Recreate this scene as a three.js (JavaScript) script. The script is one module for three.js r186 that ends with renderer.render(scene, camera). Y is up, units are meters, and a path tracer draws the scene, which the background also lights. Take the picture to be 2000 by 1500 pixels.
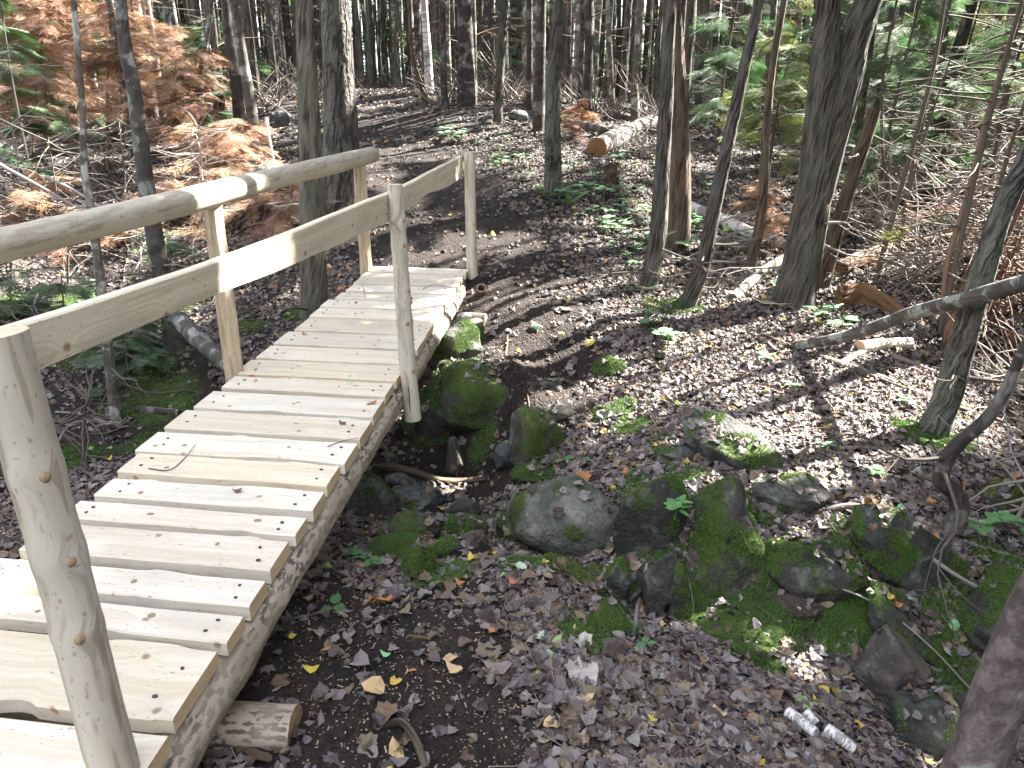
import * as THREE from 'three';
import { mergeGeometries, mergeVertices } from 'three/addons/utils/BufferGeometryUtils.js';

// ---------------------------------------------------------------- camera, sky, sun, exposure
const scene = new THREE.Scene();
const F = 1500, PITCH = Math.atan(544 / 1500), EYE = 1.5;
const camera = new THREE.PerspectiveCamera(2 * Math.atan(750 / F) * 180 / Math.PI, 4 / 3, 0.05, 400);
camera.position.set(0, EYE, 0);
camera.rotation.x = -PITCH;
const renderer = new THREE.WebGLRenderer({ antialias: true });
renderer.toneMapping = THREE.LinearToneMapping;
renderer.toneMappingExposure = 11;
renderer.shadowMap.enabled = true;
const SUN_AZ = 62 * Math.PI / 180, SUN_EL = 43 * Math.PI / 180;      // azimuth from straight ahead, to the right
const SUN = new THREE.Vector3(Math.sin(SUN_AZ) * Math.cos(SUN_EL), Math.sin(SUN_EL), -Math.cos(SUN_AZ) * Math.cos(SUN_EL));
const sun = new THREE.DirectionalLight(new THREE.Color(1, 0.95, 0.87), 5);
sun.position.copy(SUN).multiplyScalar(60);
sun.castShadow = true;
Object.assign(sun.shadow.camera, { left: -40, right: 40, top: 40, bottom: -40, near: 1, far: 160 });
sun.shadow.mapSize.set(2048, 2048);
scene.add(sun);
{
  const w = 64, h = 32, d = new Float32Array(w * h * 4);
  for (let j = 0; j < h; j++) for (let i = 0; i < w; i++) {
    const el = ((j + 0.5) / h - 0.5) * Math.PI, k = Math.max(0, Math.sin(el)), t = Math.pow(1 - k, 2.2);
    d.set([0.3 + 0.11 * t, 0.315 + 0.1 * t, 0.375 + 0.06 * t, 1], (j * w + i) * 4);
  }
  const sky = new THREE.DataTexture(d, w, h, THREE.RGBAFormat, THREE.FloatType);
  sky.mapping = THREE.EquirectangularReflectionMapping; sky.magFilter = THREE.LinearFilter; sky.needsUpdate = true;
  scene.background = sky; scene.environment = sky;
}

// ---------------------------------------------------------------- random, noise
let seed = 12345;
const rnd = () => { seed = (seed + 0x6d2b79f5) | 0; let t = Math.imul(seed ^ (seed >>> 15), 1 | seed); t = (t + Math.imul(t ^ (t >>> 7), 61 | t)) ^ t; return ((t ^ (t >>> 14)) >>> 0) / 4294967296; };
const rr = (a, b) => a + (b - a) * rnd();
const reseed = (n) => { seed = n * 7919 + 17; };
const hash = (x, y, z) => { let h = Math.imul(x, 374761393) ^ Math.imul(y, 668265263) ^ Math.imul(z, 2147483647 ^ 0x5bd1e995); h = Math.imul(h ^ (h >>> 13), 1274126177); return ((h ^ (h >>> 16)) >>> 0) / 4294967296; };
const sm = (t) => t * t * (3 - 2 * t);
const mix = (a, b, t) => a + (b - a) * t;
const clamp = (x, a = 0, b = 1) => Math.min(b, Math.max(a, x));
const step = (a, b, x) => sm(clamp((x - a) / (b - a)));
function noise3(x, y, z) {
  const X = Math.floor(x), Y = Math.floor(y), Z = Math.floor(z), u = sm(x - X), v = sm(y - Y), w = sm(z - Z);
  const l = (dz) => mix(mix(hash(X, Y, Z + dz), hash(X + 1, Y, Z + dz), u), mix(hash(X, Y + 1, Z + dz), hash(X + 1, Y + 1, Z + dz), u), v);
  return mix(l(0), l(1), w) * 2 - 1;
}
const fbm = (x, y, z, o = 4) => { let s = 0, a = 0.5; for (let i = 0; i < o; i++) { s += a * noise3(x, y, z); x *= 2.03; y *= 2.03; z *= 2.03; a *= 0.5; } return s; };
function noiseT(x, y, px, py, s) {                                    // tiles after px, py
  const X = Math.floor(x), Y = Math.floor(y), u = sm(x - X), v = sm(y - Y), m = (a, b) => ((a % b) + b) % b;
  const g = (i, j) => hash(m(X + i, px), m(Y + j, py), s);
  return mix(mix(g(0, 0), g(1, 0), u), mix(g(0, 1), g(1, 1), u), v) * 2 - 1;
}
const fbmT = (u, v, px, py, s, o = 4) => { let r = 0, a = 0.5; for (let i = 0; i < o; i++) { r += a * noiseT(u * px, v * py, px, py, s + i); px *= 2; py *= 2; a *= 0.5; } return r; };

// ---------------------------------------------------------------- textures
function surface(w, h, fn) {                                          // fn(u, v) -> [r, g, b (linear), height 0..1]
  const c = new Uint8Array(w * h * 4), b = new Uint8Array(w * h * 4);
  const enc = (x) => { x = clamp(x); return 255 * (x <= 0.0031308 ? 12.92 * x : 1.055 * Math.pow(x, 1 / 2.4) - 0.055); };
  for (let j = 0; j < h; j++) for (let i = 0; i < w; i++) {
    const q = fn((i + 0.5) / w, (j + 0.5) / h), o = (j * w + i) * 4, k = 255 * clamp(q[3]);
    c[o] = enc(q[0]); c[o + 1] = enc(q[1]); c[o + 2] = enc(q[2]); c[o + 3] = 255;
    b[o] = b[o + 1] = b[o + 2] = k; b[o + 3] = 255;
  }
  const t = (a, cs) => { const x = new THREE.DataTexture(a, w, h); x.wrapS = x.wrapT = THREE.RepeatWrapping; x.magFilter = THREE.LinearFilter; x.minFilter = THREE.LinearFilter; if (cs) x.colorSpace = THREE.SRGBColorSpace; x.needsUpdate = true; return x; };
  return { map: t(c, true), bumpMap: t(b, false) };
}
const mat = (tex, o = {}) => new THREE.MeshStandardMaterial({ ...(tex || {}), roughness: 0.9, metalness: 0, ...o });
const lerp3 = (a, b, t) => [mix(a[0], b[0], t), mix(a[1], b[1], t), mix(a[2], b[2], t)];

const T = {};
T.cedar = surface(512, 1024, (u, v) => {
  const warp = 0.016 * fbmT(u, v, 4, 5, 3, 3);
  const a = fbmT(u + warp, v, 30, 3, 7, 4), b = fbmT(u + warp, v, 60, 10, 21, 3);
  const ridge = 1 - Math.abs(a) * 2.4, h = clamp(0.55 * ridge + 0.5 * b + 0.25);
  const tone = fbmT(u, v, 3, 4, 40, 4);
  let c = lerp3([0.018, 0.014, 0.011], [0.15, 0.13, 0.108], clamp(h * 1.25 - 0.15));
  c = lerp3(c, [0.08, 0.085, 0.068], clamp(tone * 1.3));
  return [...c, h];
});
T.grey = surface(512, 1024, (u, v) => {
  const a = fbmT(u, v, 8, 14, 5, 5), cr = 1 - Math.abs(fbmT(u + 0.03 * a, v, 16, 5, 9, 4)) * 5;
  const lich = step(0.08, 0.22, fbmT(u, v, 5, 9, 33, 5)), dark = step(0.1, 0.3, fbmT(u, v, 6, 8, 61, 5));
  let c = lerp3([0.05, 0.044, 0.038], [0.11, 0.1, 0.088], clamp(0.5 + a));
  c = lerp3(c, [0.32, 0.34, 0.31], lich * 0.75);
  c = lerp3(c, [0.05, 0.05, 0.03], dark * 0.55);
  c = lerp3(c, [0.03, 0.025, 0.02], clamp(cr) * 0.6);
  return [...c, clamp(0.5 + 0.4 * a - 0.35 * clamp(cr) + 0.1 * lich)];
});
T.furrow = surface(512, 1024, (u, v) => {
  const warp = 0.025 * fbmT(u, v, 3, 6, 3, 3);
  const a = fbmT(u + warp, v, 18, 4, 7, 4), b = fbmT(u, v, 40, 40, 21, 3);
  const ridge = clamp(Math.abs(a) * 3.4), h = clamp(ridge * 0.8 + 0.25 * b + 0.08);
  let c = lerp3([0.02, 0.017, 0.014], [0.125, 0.113, 0.1], h);
  c = lerp3(c, [0.13, 0.15, 0.11], step(0.05, 0.3, fbmT(u, v, 3, 5, 44, 4)) * 0.5);
  return [...c, h];
});
T.birch = surface(512, 512, (u, v) => {
  const l = step(0.24, 0.34, fbmT(u, v, 5, 40, 13, 3)), p = step(0.2, 0.36, fbmT(u, v, 3, 6, 23, 4)), a = fbmT(u, v, 8, 12, 31, 4);
  let c = lerp3([0.5, 0.46, 0.42], [0.68, 0.66, 0.63], clamp(0.5 + a));
  c = lerp3(c, [0.12, 0.1, 0.09], Math.max(l * 0.75, p * 0.7));
  return [...c, clamp(0.55 + 0.2 * a - 0.3 * l)];
});
const knots = [[0.13, 0.22], [0.41, 0.61], [0.77, 0.35], [0.6, 0.87], [0.27, 0.8], [0.9, 0.1], [0.5, 0.08]];
T.wood = surface(1024, 1024, (u, v) => {                             // sawn boards, grain along u
  let dv = 0, kn = 0;
  for (const [ku, kv] of knots) {
    const x = (u - ku) * 1.2, y = v - kv, r = Math.hypot(x, y * 1.3);
    dv += Math.sign(y) * 0.03 * Math.exp(-r * r / 0.0025);
    kn = Math.max(kn, 1 - step(0.008, 0.02, r + 0.004 * noise3(u * 90, v * 90, 1)));
  }
  const g = fbmT(u + 0.01 * fbmT(u, v, 4, 4, 4, 2), v + dv, 2, 34, 11, 4), g2 = fbmT(u, v + dv, 5, 130, 31, 2), stain = fbmT(u, v, 5, 8, 51, 4);
  const fleck = step(0.46, 0.56, fbmT(u, v, 50, 160, 71, 2));
  let c = lerp3([0.79, 0.735, 0.62], [0.62, 0.52, 0.38], clamp(0.32 + g * 0.75 + g2 * 0.35));
  c = lerp3(c, [0.6, 0.57, 0.5], clamp(stain * 1.2));
  c = lerp3(c, [0.2, 0.15, 0.1], fleck * 0.6);
  c = lerp3(c, [0.3, 0.17, 0.08], kn * 0.8);
  return [...c, clamp(0.5 + 0.3 * g + 0.3 * g2 + 0.04 * Math.sin(u * 2 * Math.PI * 150) + 0.1 * fbmT(u, v, 60, 60, 81, 2))];
});
T.peeled = surface(512, 1024, (u, v) => {                            // peeled poles, grain along v
  const g = fbmT(u, v, 24, 2, 11, 4), st = fbmT(u, v, 5, 6, 51, 5), dk = step(0.1, 0.4, fbmT(u, v, 46, 7, 91, 4)), sp = step(0.4, 0.5, fbmT(u, v, 150, 60, 95, 2));
  let c = lerp3([0.64, 0.59, 0.49], [0.48, 0.42, 0.31], clamp(0.35 + g * 0.8 + st * 0.5));
  c = lerp3(c, [0.36, 0.3, 0.22], dk * 0.5);
  c = lerp3(c, [0.24, 0.17, 0.1], step(0.2, 0.34, fbmT(u, v, 40, 5, 131, 3)) * 0.5);
  c = lerp3(c, [0.16, 0.13, 0.09], sp * 0.5);
  return [...c, clamp(0.5 + 0.4 * g + 0.2 * st)];
});
T.inner = surface(512, 512, (u, v) => {                              // stringer logs with flecks of inner bark left
  const g = fbmT(u, v, 14, 3, 11, 4), f = step(0.02, 0.14, fbmT(u, v, 80, 36, 15, 4)), f2 = step(0.02, 0.3, fbmT(u, v, 4, 4, 19, 4));
  let c = lerp3([0.46, 0.39, 0.3], [0.3, 0.24, 0.17], clamp(0.4 + g));
  c = lerp3(c, [0.1, 0.085, 0.075], f * (0.4 + 0.55 * f2));
  return [...c, clamp(0.5 + 0.3 * g + 0.35 * f)];
});
T.spot = surface(512, 512, (u, v) => {                              // smooth bark, speckled
  const a = fbmT(u, v, 24, 18, 5, 5), b = fbmT(u, v, 70, 50, 15, 3), l = step(0.24, 0.32, fbmT(u, v, 7, 5, 35, 5)), d = step(0.12, 0.3, fbmT(u, v, 14, 10, 45, 4));
  let c = lerp3([0.09, 0.07, 0.066], [0.21, 0.17, 0.155], clamp(0.5 + a + 0.5 * b)); c = lerp3(c, [0.05, 0.04, 0.04], d * 0.5); c = lerp3(c, [0.27, 0.29, 0.26], l * 0.75);
  return [...c, clamp(0.5 + 0.5 * a + 0.3 * b + 0.1 * l)];
});
T.rock = surface(512, 512, (u, v) => {
  const a = fbmT(u, v, 5, 5, 3, 6), b = fbmT(u, v, 40, 40, 17, 3), l = step(0.14, 0.24, fbmT(u, v, 9, 9, 27, 5)), d = step(0.16, 0.3, fbmT(u, v, 7, 7, 47, 5));
  let k = clamp(0.72 + a * 0.5 + b * 0.35, 0.2, 1);
  k = mix(k, 1.0, l * 0.5); k = mix(k, 0.35, d * 0.6);
  return [k, k * mix(1, 1.02, l), k * mix(0.97, 0.98, l), clamp(0.5 + 0.6 * a + 0.4 * b)];
});
T.soil = surface(512, 512, (u, v) => {
  const a = fbmT(u, v, 6, 6, 3, 6), b = fbmT(u, v, 70, 70, 17, 3), f = step(0.3, 0.4, fbmT(u, v, 90, 50, 57, 2));
  const k = clamp(0.62 + a * 0.6 + b * 0.7, 0.15, 1);
  const c = lerp3([k, k, k], [1, 0.95, 0.85], f * 0.5);
  return [...c, clamp(0.5 + 0.5 * a + 0.6 * b)];
});

T.rings = surface(256, 256, (u, v) => { const x = u - 0.47, y = v - 0.52, r = Math.hypot(x, y), a = Math.atan2(y, x), w = fbm(x * 6, y * 6, 3, 3) * 0.03, k = 0.5 + 0.5 * Math.sin((r + w) * 170), c = step(0.0, 0.012, Math.abs(((a + 9) % 1.3) - 0.6) * r - 0.004 + 0.01 * fbm(x * 20, y * 20, 1, 2)); const b = lerp3([0.55, 0.5, 0.42], [1, 0.92, 0.8], k * 0.7 + 0.3 * clamp(0.5 + fbm(x * 40, y * 40, 2, 3))); return [...lerp3([0.2, 0.15, 0.1], b, mix(1, c, 0.7)), 0.5 + 0.3 * k]; });
const M = {
  cedar: mat(T.cedar, { bumpScale: 0.035 }), grey: mat(T.grey, { bumpScale: 0.008 }), furrow: mat(T.furrow, { bumpScale: 0.035 }), birch: mat(T.birch, { bumpScale: 0.004, roughness: 0.7 }),
  redBark: mat(T.cedar, { bumpScale: 0.015, color: new THREE.Color(1.5, 0.95, 0.7) }), darkBark: mat(T.grey, { bumpScale: 0.012, color: new THREE.Color(0.62, 0.55, 0.55) }),
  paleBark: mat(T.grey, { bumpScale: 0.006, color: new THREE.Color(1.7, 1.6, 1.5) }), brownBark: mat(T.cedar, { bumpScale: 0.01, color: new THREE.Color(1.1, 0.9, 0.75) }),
  wood: mat(T.wood, { bumpScale: 0.002, vertexColors: true, roughness: 0.8 }), peeled: mat(T.peeled, { bumpScale: 0.003, roughness: 0.7, vertexColors: true }), inner: mat(T.inner, { bumpScale: 0.004, vertexColors: true }),
  rock: mat(T.rock, { bumpScale: 0.012, vertexColors: true }), soil: mat(T.soil, { bumpScale: 0.02, vertexColors: true, roughness: 1 }),
  leaf: mat(null, { color: 0xffffff, roughness: 0.75, side: THREE.DoubleSide }),
  nail: mat(null, { color: new THREE.Color(0.05, 0.045, 0.05), roughness: 0.6 }), knot: mat(T.peeled, { color: new THREE.Color(0.7, 0.56, 0.42), bumpScale: 0.003 }),
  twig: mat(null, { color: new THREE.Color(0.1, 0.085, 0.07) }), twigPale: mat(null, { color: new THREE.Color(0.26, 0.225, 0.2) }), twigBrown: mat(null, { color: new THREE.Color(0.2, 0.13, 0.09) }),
  cut: mat(T.rings, { bumpScale: 0.004, color: new THREE.Color(0.85, 0.6, 0.36) }), orangeCut: mat(T.cedar, { bumpScale: 0.01, color: new THREE.Color(2.0, 1.15, 0.7) }),
};
const foliage = (r, g, b, t = 0.35) => new THREE.MeshPhysicalMaterial({ color: new THREE.Color(r, g, b), roughness: 1, transmission: t, thickness: 0, side: THREE.DoubleSide });
Object.assign(M, {
  needles: foliage(0.06, 0.135, 0.045, 0.4), canopy: foliage(0.042, 0.08, 0.022, 0.3), seedling: foliage(0.08, 0.22, 0.07, 0.3), brightLeaf: foliage(0.12, 0.3, 0.08, 0.35),
  deadNeedles: foliage(0.32, 0.195, 0.12, 0.3), rustNeedles: foliage(0.24, 0.125, 0.06, 0.3), yellowNeedles: foliage(0.15, 0.2, 0.045, 0.4), moss: foliage(0.065, 0.14, 0.014, 0.2), yellowMoss: foliage(0.1, 0.15, 0.02, 0.25),
});

// ---------------------------------------------------------------- naming and placing
const used = new Map();
const numbered = (n) => { const k = used.get(n) || 0; used.set(n, k + 1); return k ? n + '_' + String(k).padStart(3, '0') : n; };
const shadows = (o) => { o.traverse((c) => { if (c.isMesh) c.castShadow = c.receiveShadow = true; }); return o; };
function thing(name, label, category, pos, group) {
  const o = new THREE.Group(); o.name = numbered(name); if (pos) o.position.copy(pos);
  o.userData = { label, category }; if (group) o.userData.group = group;
  scene.add(o); return o;
}
function part(name, geo, m, parent, kind) { const o = new THREE.Mesh(geo, m); o.name = name; if (kind) o.userData.kind = kind; parent.add(o); return o; }
function single(name, geo, m, label, category, group) { const o = new THREE.Mesh(geo, m); o.name = numbered(name); o.userData = { label, category }; if (group) o.userData.group = group; scene.add(o); return o; }
const V3 = (x, y, z) => new THREE.Vector3(x, y, z);
const ray = (px, py) => V3(px - 1000, (750 - py) * Math.cos(PITCH) - F * Math.sin(PITCH), -(F * Math.cos(PITCH) + (750 - py) * Math.sin(PITCH)));
const atD = (px, py, d) => { const r = ray(px, py); return r.multiplyScalar(d / -r.z).add(V3(0, EYE, 0)); };
const atY = (px, py, y) => { const r = ray(px, py); return r.multiplyScalar((y - EYE) / r.y).add(V3(0, EYE, 0)); };
const depthOf = (p) => (EYE - p.y) * Math.sin(PITCH) - p.z * Math.cos(PITCH);
function instanced(name, geo, m, mats, colors, parent, kind) {
  const o = new THREE.InstancedMesh(geo, m, mats.length);
  mats.forEach((x, i) => o.setMatrixAt(i, x)); if (colors) colors.forEach((c, i) => o.setColorAt(i, c));
  o.name = parent === scene ? numbered(name) : name; if (kind) o.userData.kind = kind; parent.add(o); return o;
}
const Y = V3(0, 1, 0), Q = () => new THREE.Quaternion();
const mtx = (p, q, s) => new THREE.Matrix4().compose(p, q, s.isVector3 ? s : V3(s, s, s));

// ---------------------------------------------------------------- terrain
const YAW = 4.48 * Math.PI / 180;
const B = (s, t, y) => V3(s * Math.sin(YAW) + t * Math.cos(YAW), y, -(s * Math.cos(YAW) - t * Math.sin(YAW)));
const ctrl = [];
for (const [px, py, y] of [
  [450, 1480, -.36], [700, 1450, -.4], [1000, 1490, -.44], [900, 1250, -.4], [650, 1250, -.38], [1200, 1400, -.5], [1100, 1200, -.44], [1050, 1100, -.47], [1200, 1245, -.54], [900, 1125, -.5], [720, 1140, -.5], [600, 1090, -.52],
  [1500, 1380, -.64], [1400, 1490, -.58], [1650, 1490, -.72], [1320, 1300, -.58], [1800, 1500, -.85],
  [720, 1030, -.72], [880, 1040, -.75], [1000, 960, -.92], [1240, 1190, -.78], [1350, 1235, -.76], [1500, 1245, -.8], [1620, 1320, -.92], [1750, 1400, -.98], [1900, 1480, -1.1], [740, 950, -.92], [840, 930, -.98], [930, 920, -1.0], [1040, 1010, -.88], [1130, 1080, -.84],
  [1000, 700, -.27], [1000, 600, -.15], [940, 565, -.12], [1100, 640, -.22], [1200, 690, -.32], [1050, 750, -.5], [1060, 810, -.56], [1200, 850, -.58], [1170, 925, -.52], [1300, 930, -.45], [1400, 800, -.44], [1350, 1000, -.47], [1520, 1010, -.47], [1480, 1100, -.6], [1600, 900, -.48], [1620, 1080, -.55], [1750, 900, -.53], [1700, 750, -.42],
  [1900, 950, -.62], [1870, 1160, -.68], [1500, 700, -.33], [1700, 650, -.3], [1350, 605, -.2], [1950, 700, -.52], [1830, 840, -.52], [1430, 1170, -.78], [860, 760, -.62], [860, 860, -.85],
  [330, 760, -.78], [250, 860, -.92], [60, 980, -.8], [150, 640, -.6], [420, 715, -.62], [560, 590, -.36], [230, 825, -.9], [340, 668, -.55], [620, 610, -.33], [0, 780, -.75],
]) { const p = atY(px, py, y); ctrl.push([p.x, p.z, p.y]); }
for (const [px, py, d] of [[820, 505, 7.8], [880, 430, 9], [850, 330, 11], [740, 320, 11.2], [900, 260, 13], [910, 200, 15], [780, 210, 16], [740, 190, 17], [1080, 375, 9.5], [1185, 300, 11.5], [1270, 560, 7], [1318, 480, 8.3], [1350, 590, 6.7], [1550, 590, 6.8],
  [1470, 520, 7.6], [1200, 235, 15], [1300, 290, 12.5], [1450, 390, 10.5], [1620, 480, 8.5], [1800, 520, 7.5], [1970, 560, 6.6], [660, 425, 9], [500, 330, 12], [300, 330, 12.5], [200, 500, 9], [100, 610, 7.3], [60, 420, 10.5], [1600, 300, 13], [1850, 330, 11.5]]) { const p = atD(px, py, d); ctrl.push([p.x, p.z, p.y]); }
for (const c of [[-4, -2.2, -.75], [-8, -3.5, -1], [0, .8, -.35], [4, .5, -1], [-4, .8, -.5], [8, -1.5, -1.1], [8, -5, -.7], [-9, -9, -.1], [-14, -16, .8], [0, -25, 1.8], [-20, -30, 1.8], [20, -30, 1.4], [15, -15, .8], [30, -20, 1.1], [30, 8, -1.5], [-30, 8, -1.5], [-30, -20, 1], [0, -45, 2.5], [50, -60, 2.4], [-50, -60, 2.4], [0, 25, -1], [11, -9, .1], [6, -20, 1.3], [-6, -20, 1.7], [60, 40, -1], [-60, 40, -1]]) ctrl.push(c);
const tps = (() => {
  const n = ctrl.length, N = n + 3, A = [], k = (r2) => (r2 < 1e-9 ? 0 : 0.5 * r2 * Math.log(r2));
  for (let i = 0; i < N; i++) A.push(new Float64Array(N + 1));
  for (let i = 0; i < n; i++) {
    for (let j = 0; j < n; j++) A[i][j] = k((ctrl[i][0] - ctrl[j][0]) ** 2 + (ctrl[i][1] - ctrl[j][1]) ** 2) + (i === j ? 0.02 : 0);
    A[i][n] = A[n][i] = 1; A[i][n + 1] = A[n + 1][i] = ctrl[i][0]; A[i][n + 2] = A[n + 2][i] = ctrl[i][1]; A[i][N] = ctrl[i][2];
  }
  for (let c = 0; c < N; c++) {
    let p = c; for (let r = c + 1; r < N; r++) if (Math.abs(A[r][c]) > Math.abs(A[p][c])) p = r;
    [A[c], A[p]] = [A[p], A[c]];
    for (let r = 0; r < N; r++) if (r !== c) { const f = A[r][c] / A[c][c]; if (f) for (let q = c; q <= N; q++) A[r][q] -= f * A[c][q]; }
  }
  const w = A.map((r, i) => r[N] / r[i]);
  return (x, z) => { let s = w[n] + w[n + 1] * x + w[n + 2] * z; for (let i = 0; i < n; i++) s += w[i] * k((x - ctrl[i][0]) ** 2 + (z - ctrl[i][1]) ** 2); return s; };
})();
const height = (x, z) => tps(x, z) + 0.05 * fbm(x * 1.7, 3.1, z * 1.7, 4) + 0.012 * noise3(x * 14, 7, z * 14);
const ground = (x, z) => V3(x, height(x, z), z);
function hit(px, py) {
  const r = ray(px, py).normalize(); let t = 0.8, dt = 0.05;
  for (let i = 0; i < 900; i++) {
    const p = r.clone().multiplyScalar(t).add(V3(0, EYE, 0));
    if (p.y < height(p.x, p.z)) { if (dt < 0.002) return p; t -= dt; dt /= 4; } else { t += dt; if (i % 40 === 39) dt *= 1.25; }
  }
  return r.multiplyScalar(t).add(V3(0, EYE, 0));
}
const normalAt = (x, z, e = 0.06) => V3(height(x - e, z) - height(x + e, z), 2 * e, height(x, z - e) - height(x, z + e)).normalize();
// patches of bare soil and of moss, as discs on the ground [pixel x, pixel y, radius m, strength]
const disc = ([px, py, r, k = 1]) => { const p = hit(px, py); return [p.x, p.z, r, k]; };
const soilDiscs = [[640, 1300, .35], [800, 1260, .38], [760, 1430, .4], [920, 1400, .25], [560, 1400, .3], [880, 1180, .25, .7], [650, 1180, .25], [1040, 1470, .22, .6], [1000, 620, .6], [1080, 690, .45], [1010, 690, .5], [950, 560, .5], [1100, 590, .5, .8], [1100, 780, .35], [1030, 740, .35], [820, 500, .9, .95], [870, 440, 1.1, .97], [820, 370, 1.2, .93], [950, 480, .9, .95], [1010, 540, .7, .95], [770, 320, 1.3, .9], [760, 270, 1.4, .8], [760, 225, 1.4, .75], [900, 890, .35], [850, 900, .4], [780, 900, .4], [960, 930, .3], [760, 960, .3], [700, 1050, .3, .6], [1600, 1180, .2], [330, 760, .5], [250, 860, .6], [100, 640, .9, .85], [60, 900, .7], [420, 700, .5, .7], [200, 560, .7, .6], [130, 760, .7, .8], [400, 600, .5, .6], [560, 620, .5, .7], [1560, 1190, .15], [840, 990, .3, .8]].map(disc);
const mossDiscs = [[1310, 1090, .12, .8], [1350, 1165, .12], [1530, 1105, .13, .9], [1560, 1140, .12], [1640, 1180, .16, .9], [1700, 1215, .16, .9], [1500, 1190, .14], [1660, 1050, .12, .7], [1240, 1095, .12, .7], [1480, 1000, .14, .7], [1230, 960, .12, .6], [1830, 1150, .15, .7], [1950, 1110, .15, .8], [1340, 930, .12, .7], [940, 860, .12, .7], [1060, 935, .1, .8], [840, 1060, .16, .7], [930, 1050, .14, .7], [1090, 1100, .14], [1150, 1120, .12], [1190, 1170, .11], [1205, 1215, .12], [1150, 1235, .12, .9], [1010, 1100, .12, .8], [1040, 1095, .1, .8], [1360, 1210, .12], [1420, 1230, .14], [1480, 1250, .12], [1400, 1190, .12, .8], [1470, 1290, .08, .9], [1500, 1310, .07, .8], [1640, 1240, .13, .6], [1560, 1250, .14, .6], [1840, 1310, .1], [1900, 1290, .14, .8], [1230, 835, .12, .8], [1220, 800, .1, .8], [1180, 810, .1, .6], [860, 1130, .14, .5], [900, 1120, .12, .5], [1190, 715, .12, .9], [1310, 885, .13, .7], [1800, 850, .2], [1860, 860, .15], [1340, 600, .2, .7], [1290, 600, .15, .7], [300, 790, .35, .8], [150, 620, .5, .7], [60, 600, .5, .7], [480, 640, .2, .5], [100, 900, .3, .6], [300, 870, .25, .7], [330, 600, .4, .6], [180, 680, .4, .7], [300, 700, .3, .6], [600, 610, .2, .5], [1290, 860, .1, .5]].map(disc);
const mask = (list, x, z, w = 0.35) => { let m = 0; for (const [cx, cz, r, k] of list) { const dx = x - cx, dz = z - cz; if (Math.abs(dx) > r * 2 || Math.abs(dz) > r * 2) continue; const d = Math.hypot(dx, dz) / r + w * fbm(x * 5, 1, z * 5, 3) * 1.6; m = Math.max(m, k * (1 - step(0.65, 1.15, d))); } return m; };
{
  const NX = 430, NZ = 470, pos = new Float32Array((NX + 1) * (NZ + 1) * 3), col = new Float32Array(pos.length), uv = new Float32Array((NX + 1) * (NZ + 1) * 2), idx = [];
  const X = (i) => 0.6 + 1.9 * Math.sinh(4.3 * (2 * i / NX - 1)), Z = (j) => -3.6 + 1.9 * Math.sinh(4.3 * (2 * j / NZ - 1));
  let o = 0;
  for (let j = 0; j <= NZ; j++) for (let i = 0; i <= NX; i++, o++) {
    const x = X(i), z = Z(j), far = Math.hypot(x, z + 4) > 12, s = far ? 0 : mask(soilDiscs, x, z), m = far ? 0 : mask(mossDiscs, x, z);
    pos.set([x, height(x, z) + 0.016 * s * noise3(x * 30, 2, z * 30) + 0.02 * m, z], o * 3);
    let c = lerp3([0.04, 0.032, 0.028], [0.065, 0.053, 0.046], clamp(0.5 + fbm(x * 2, 9, z * 2, 3)));
    c = lerp3(c, [0.028, 0.018, 0.014], s); c = lerp3(c, [0.06, 0.1, 0.016], m);
    col.set(c, o * 3); uv.set([x / 0.9, z / 0.9], o * 2);
  }
  for (let j = 0; j < NZ; j++) for (let i = 0; i < NX; i++) { const a = j * (NX + 1) + i, b = a + 1, c = a + NX + 1, d = c + 1; idx.push(a, c, b, b, c, d); }
  const g = new THREE.BufferGeometry();
  g.setAttribute('position', new THREE.BufferAttribute(pos, 3)); g.setAttribute('color', new THREE.BufferAttribute(col, 3)); g.setAttribute('uv', new THREE.BufferAttribute(uv, 2));
  g.setIndex(idx); g.computeVertexNormals();
  const o3 = new THREE.Mesh(g, M.soil); o3.name = 'ground'; o3.userData = { kind: 'structure', label: 'forest floor of brown leaf litter and dark bare soil around a stony gully' };
  scene.add(o3); var groundMesh = o3;
}

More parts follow.
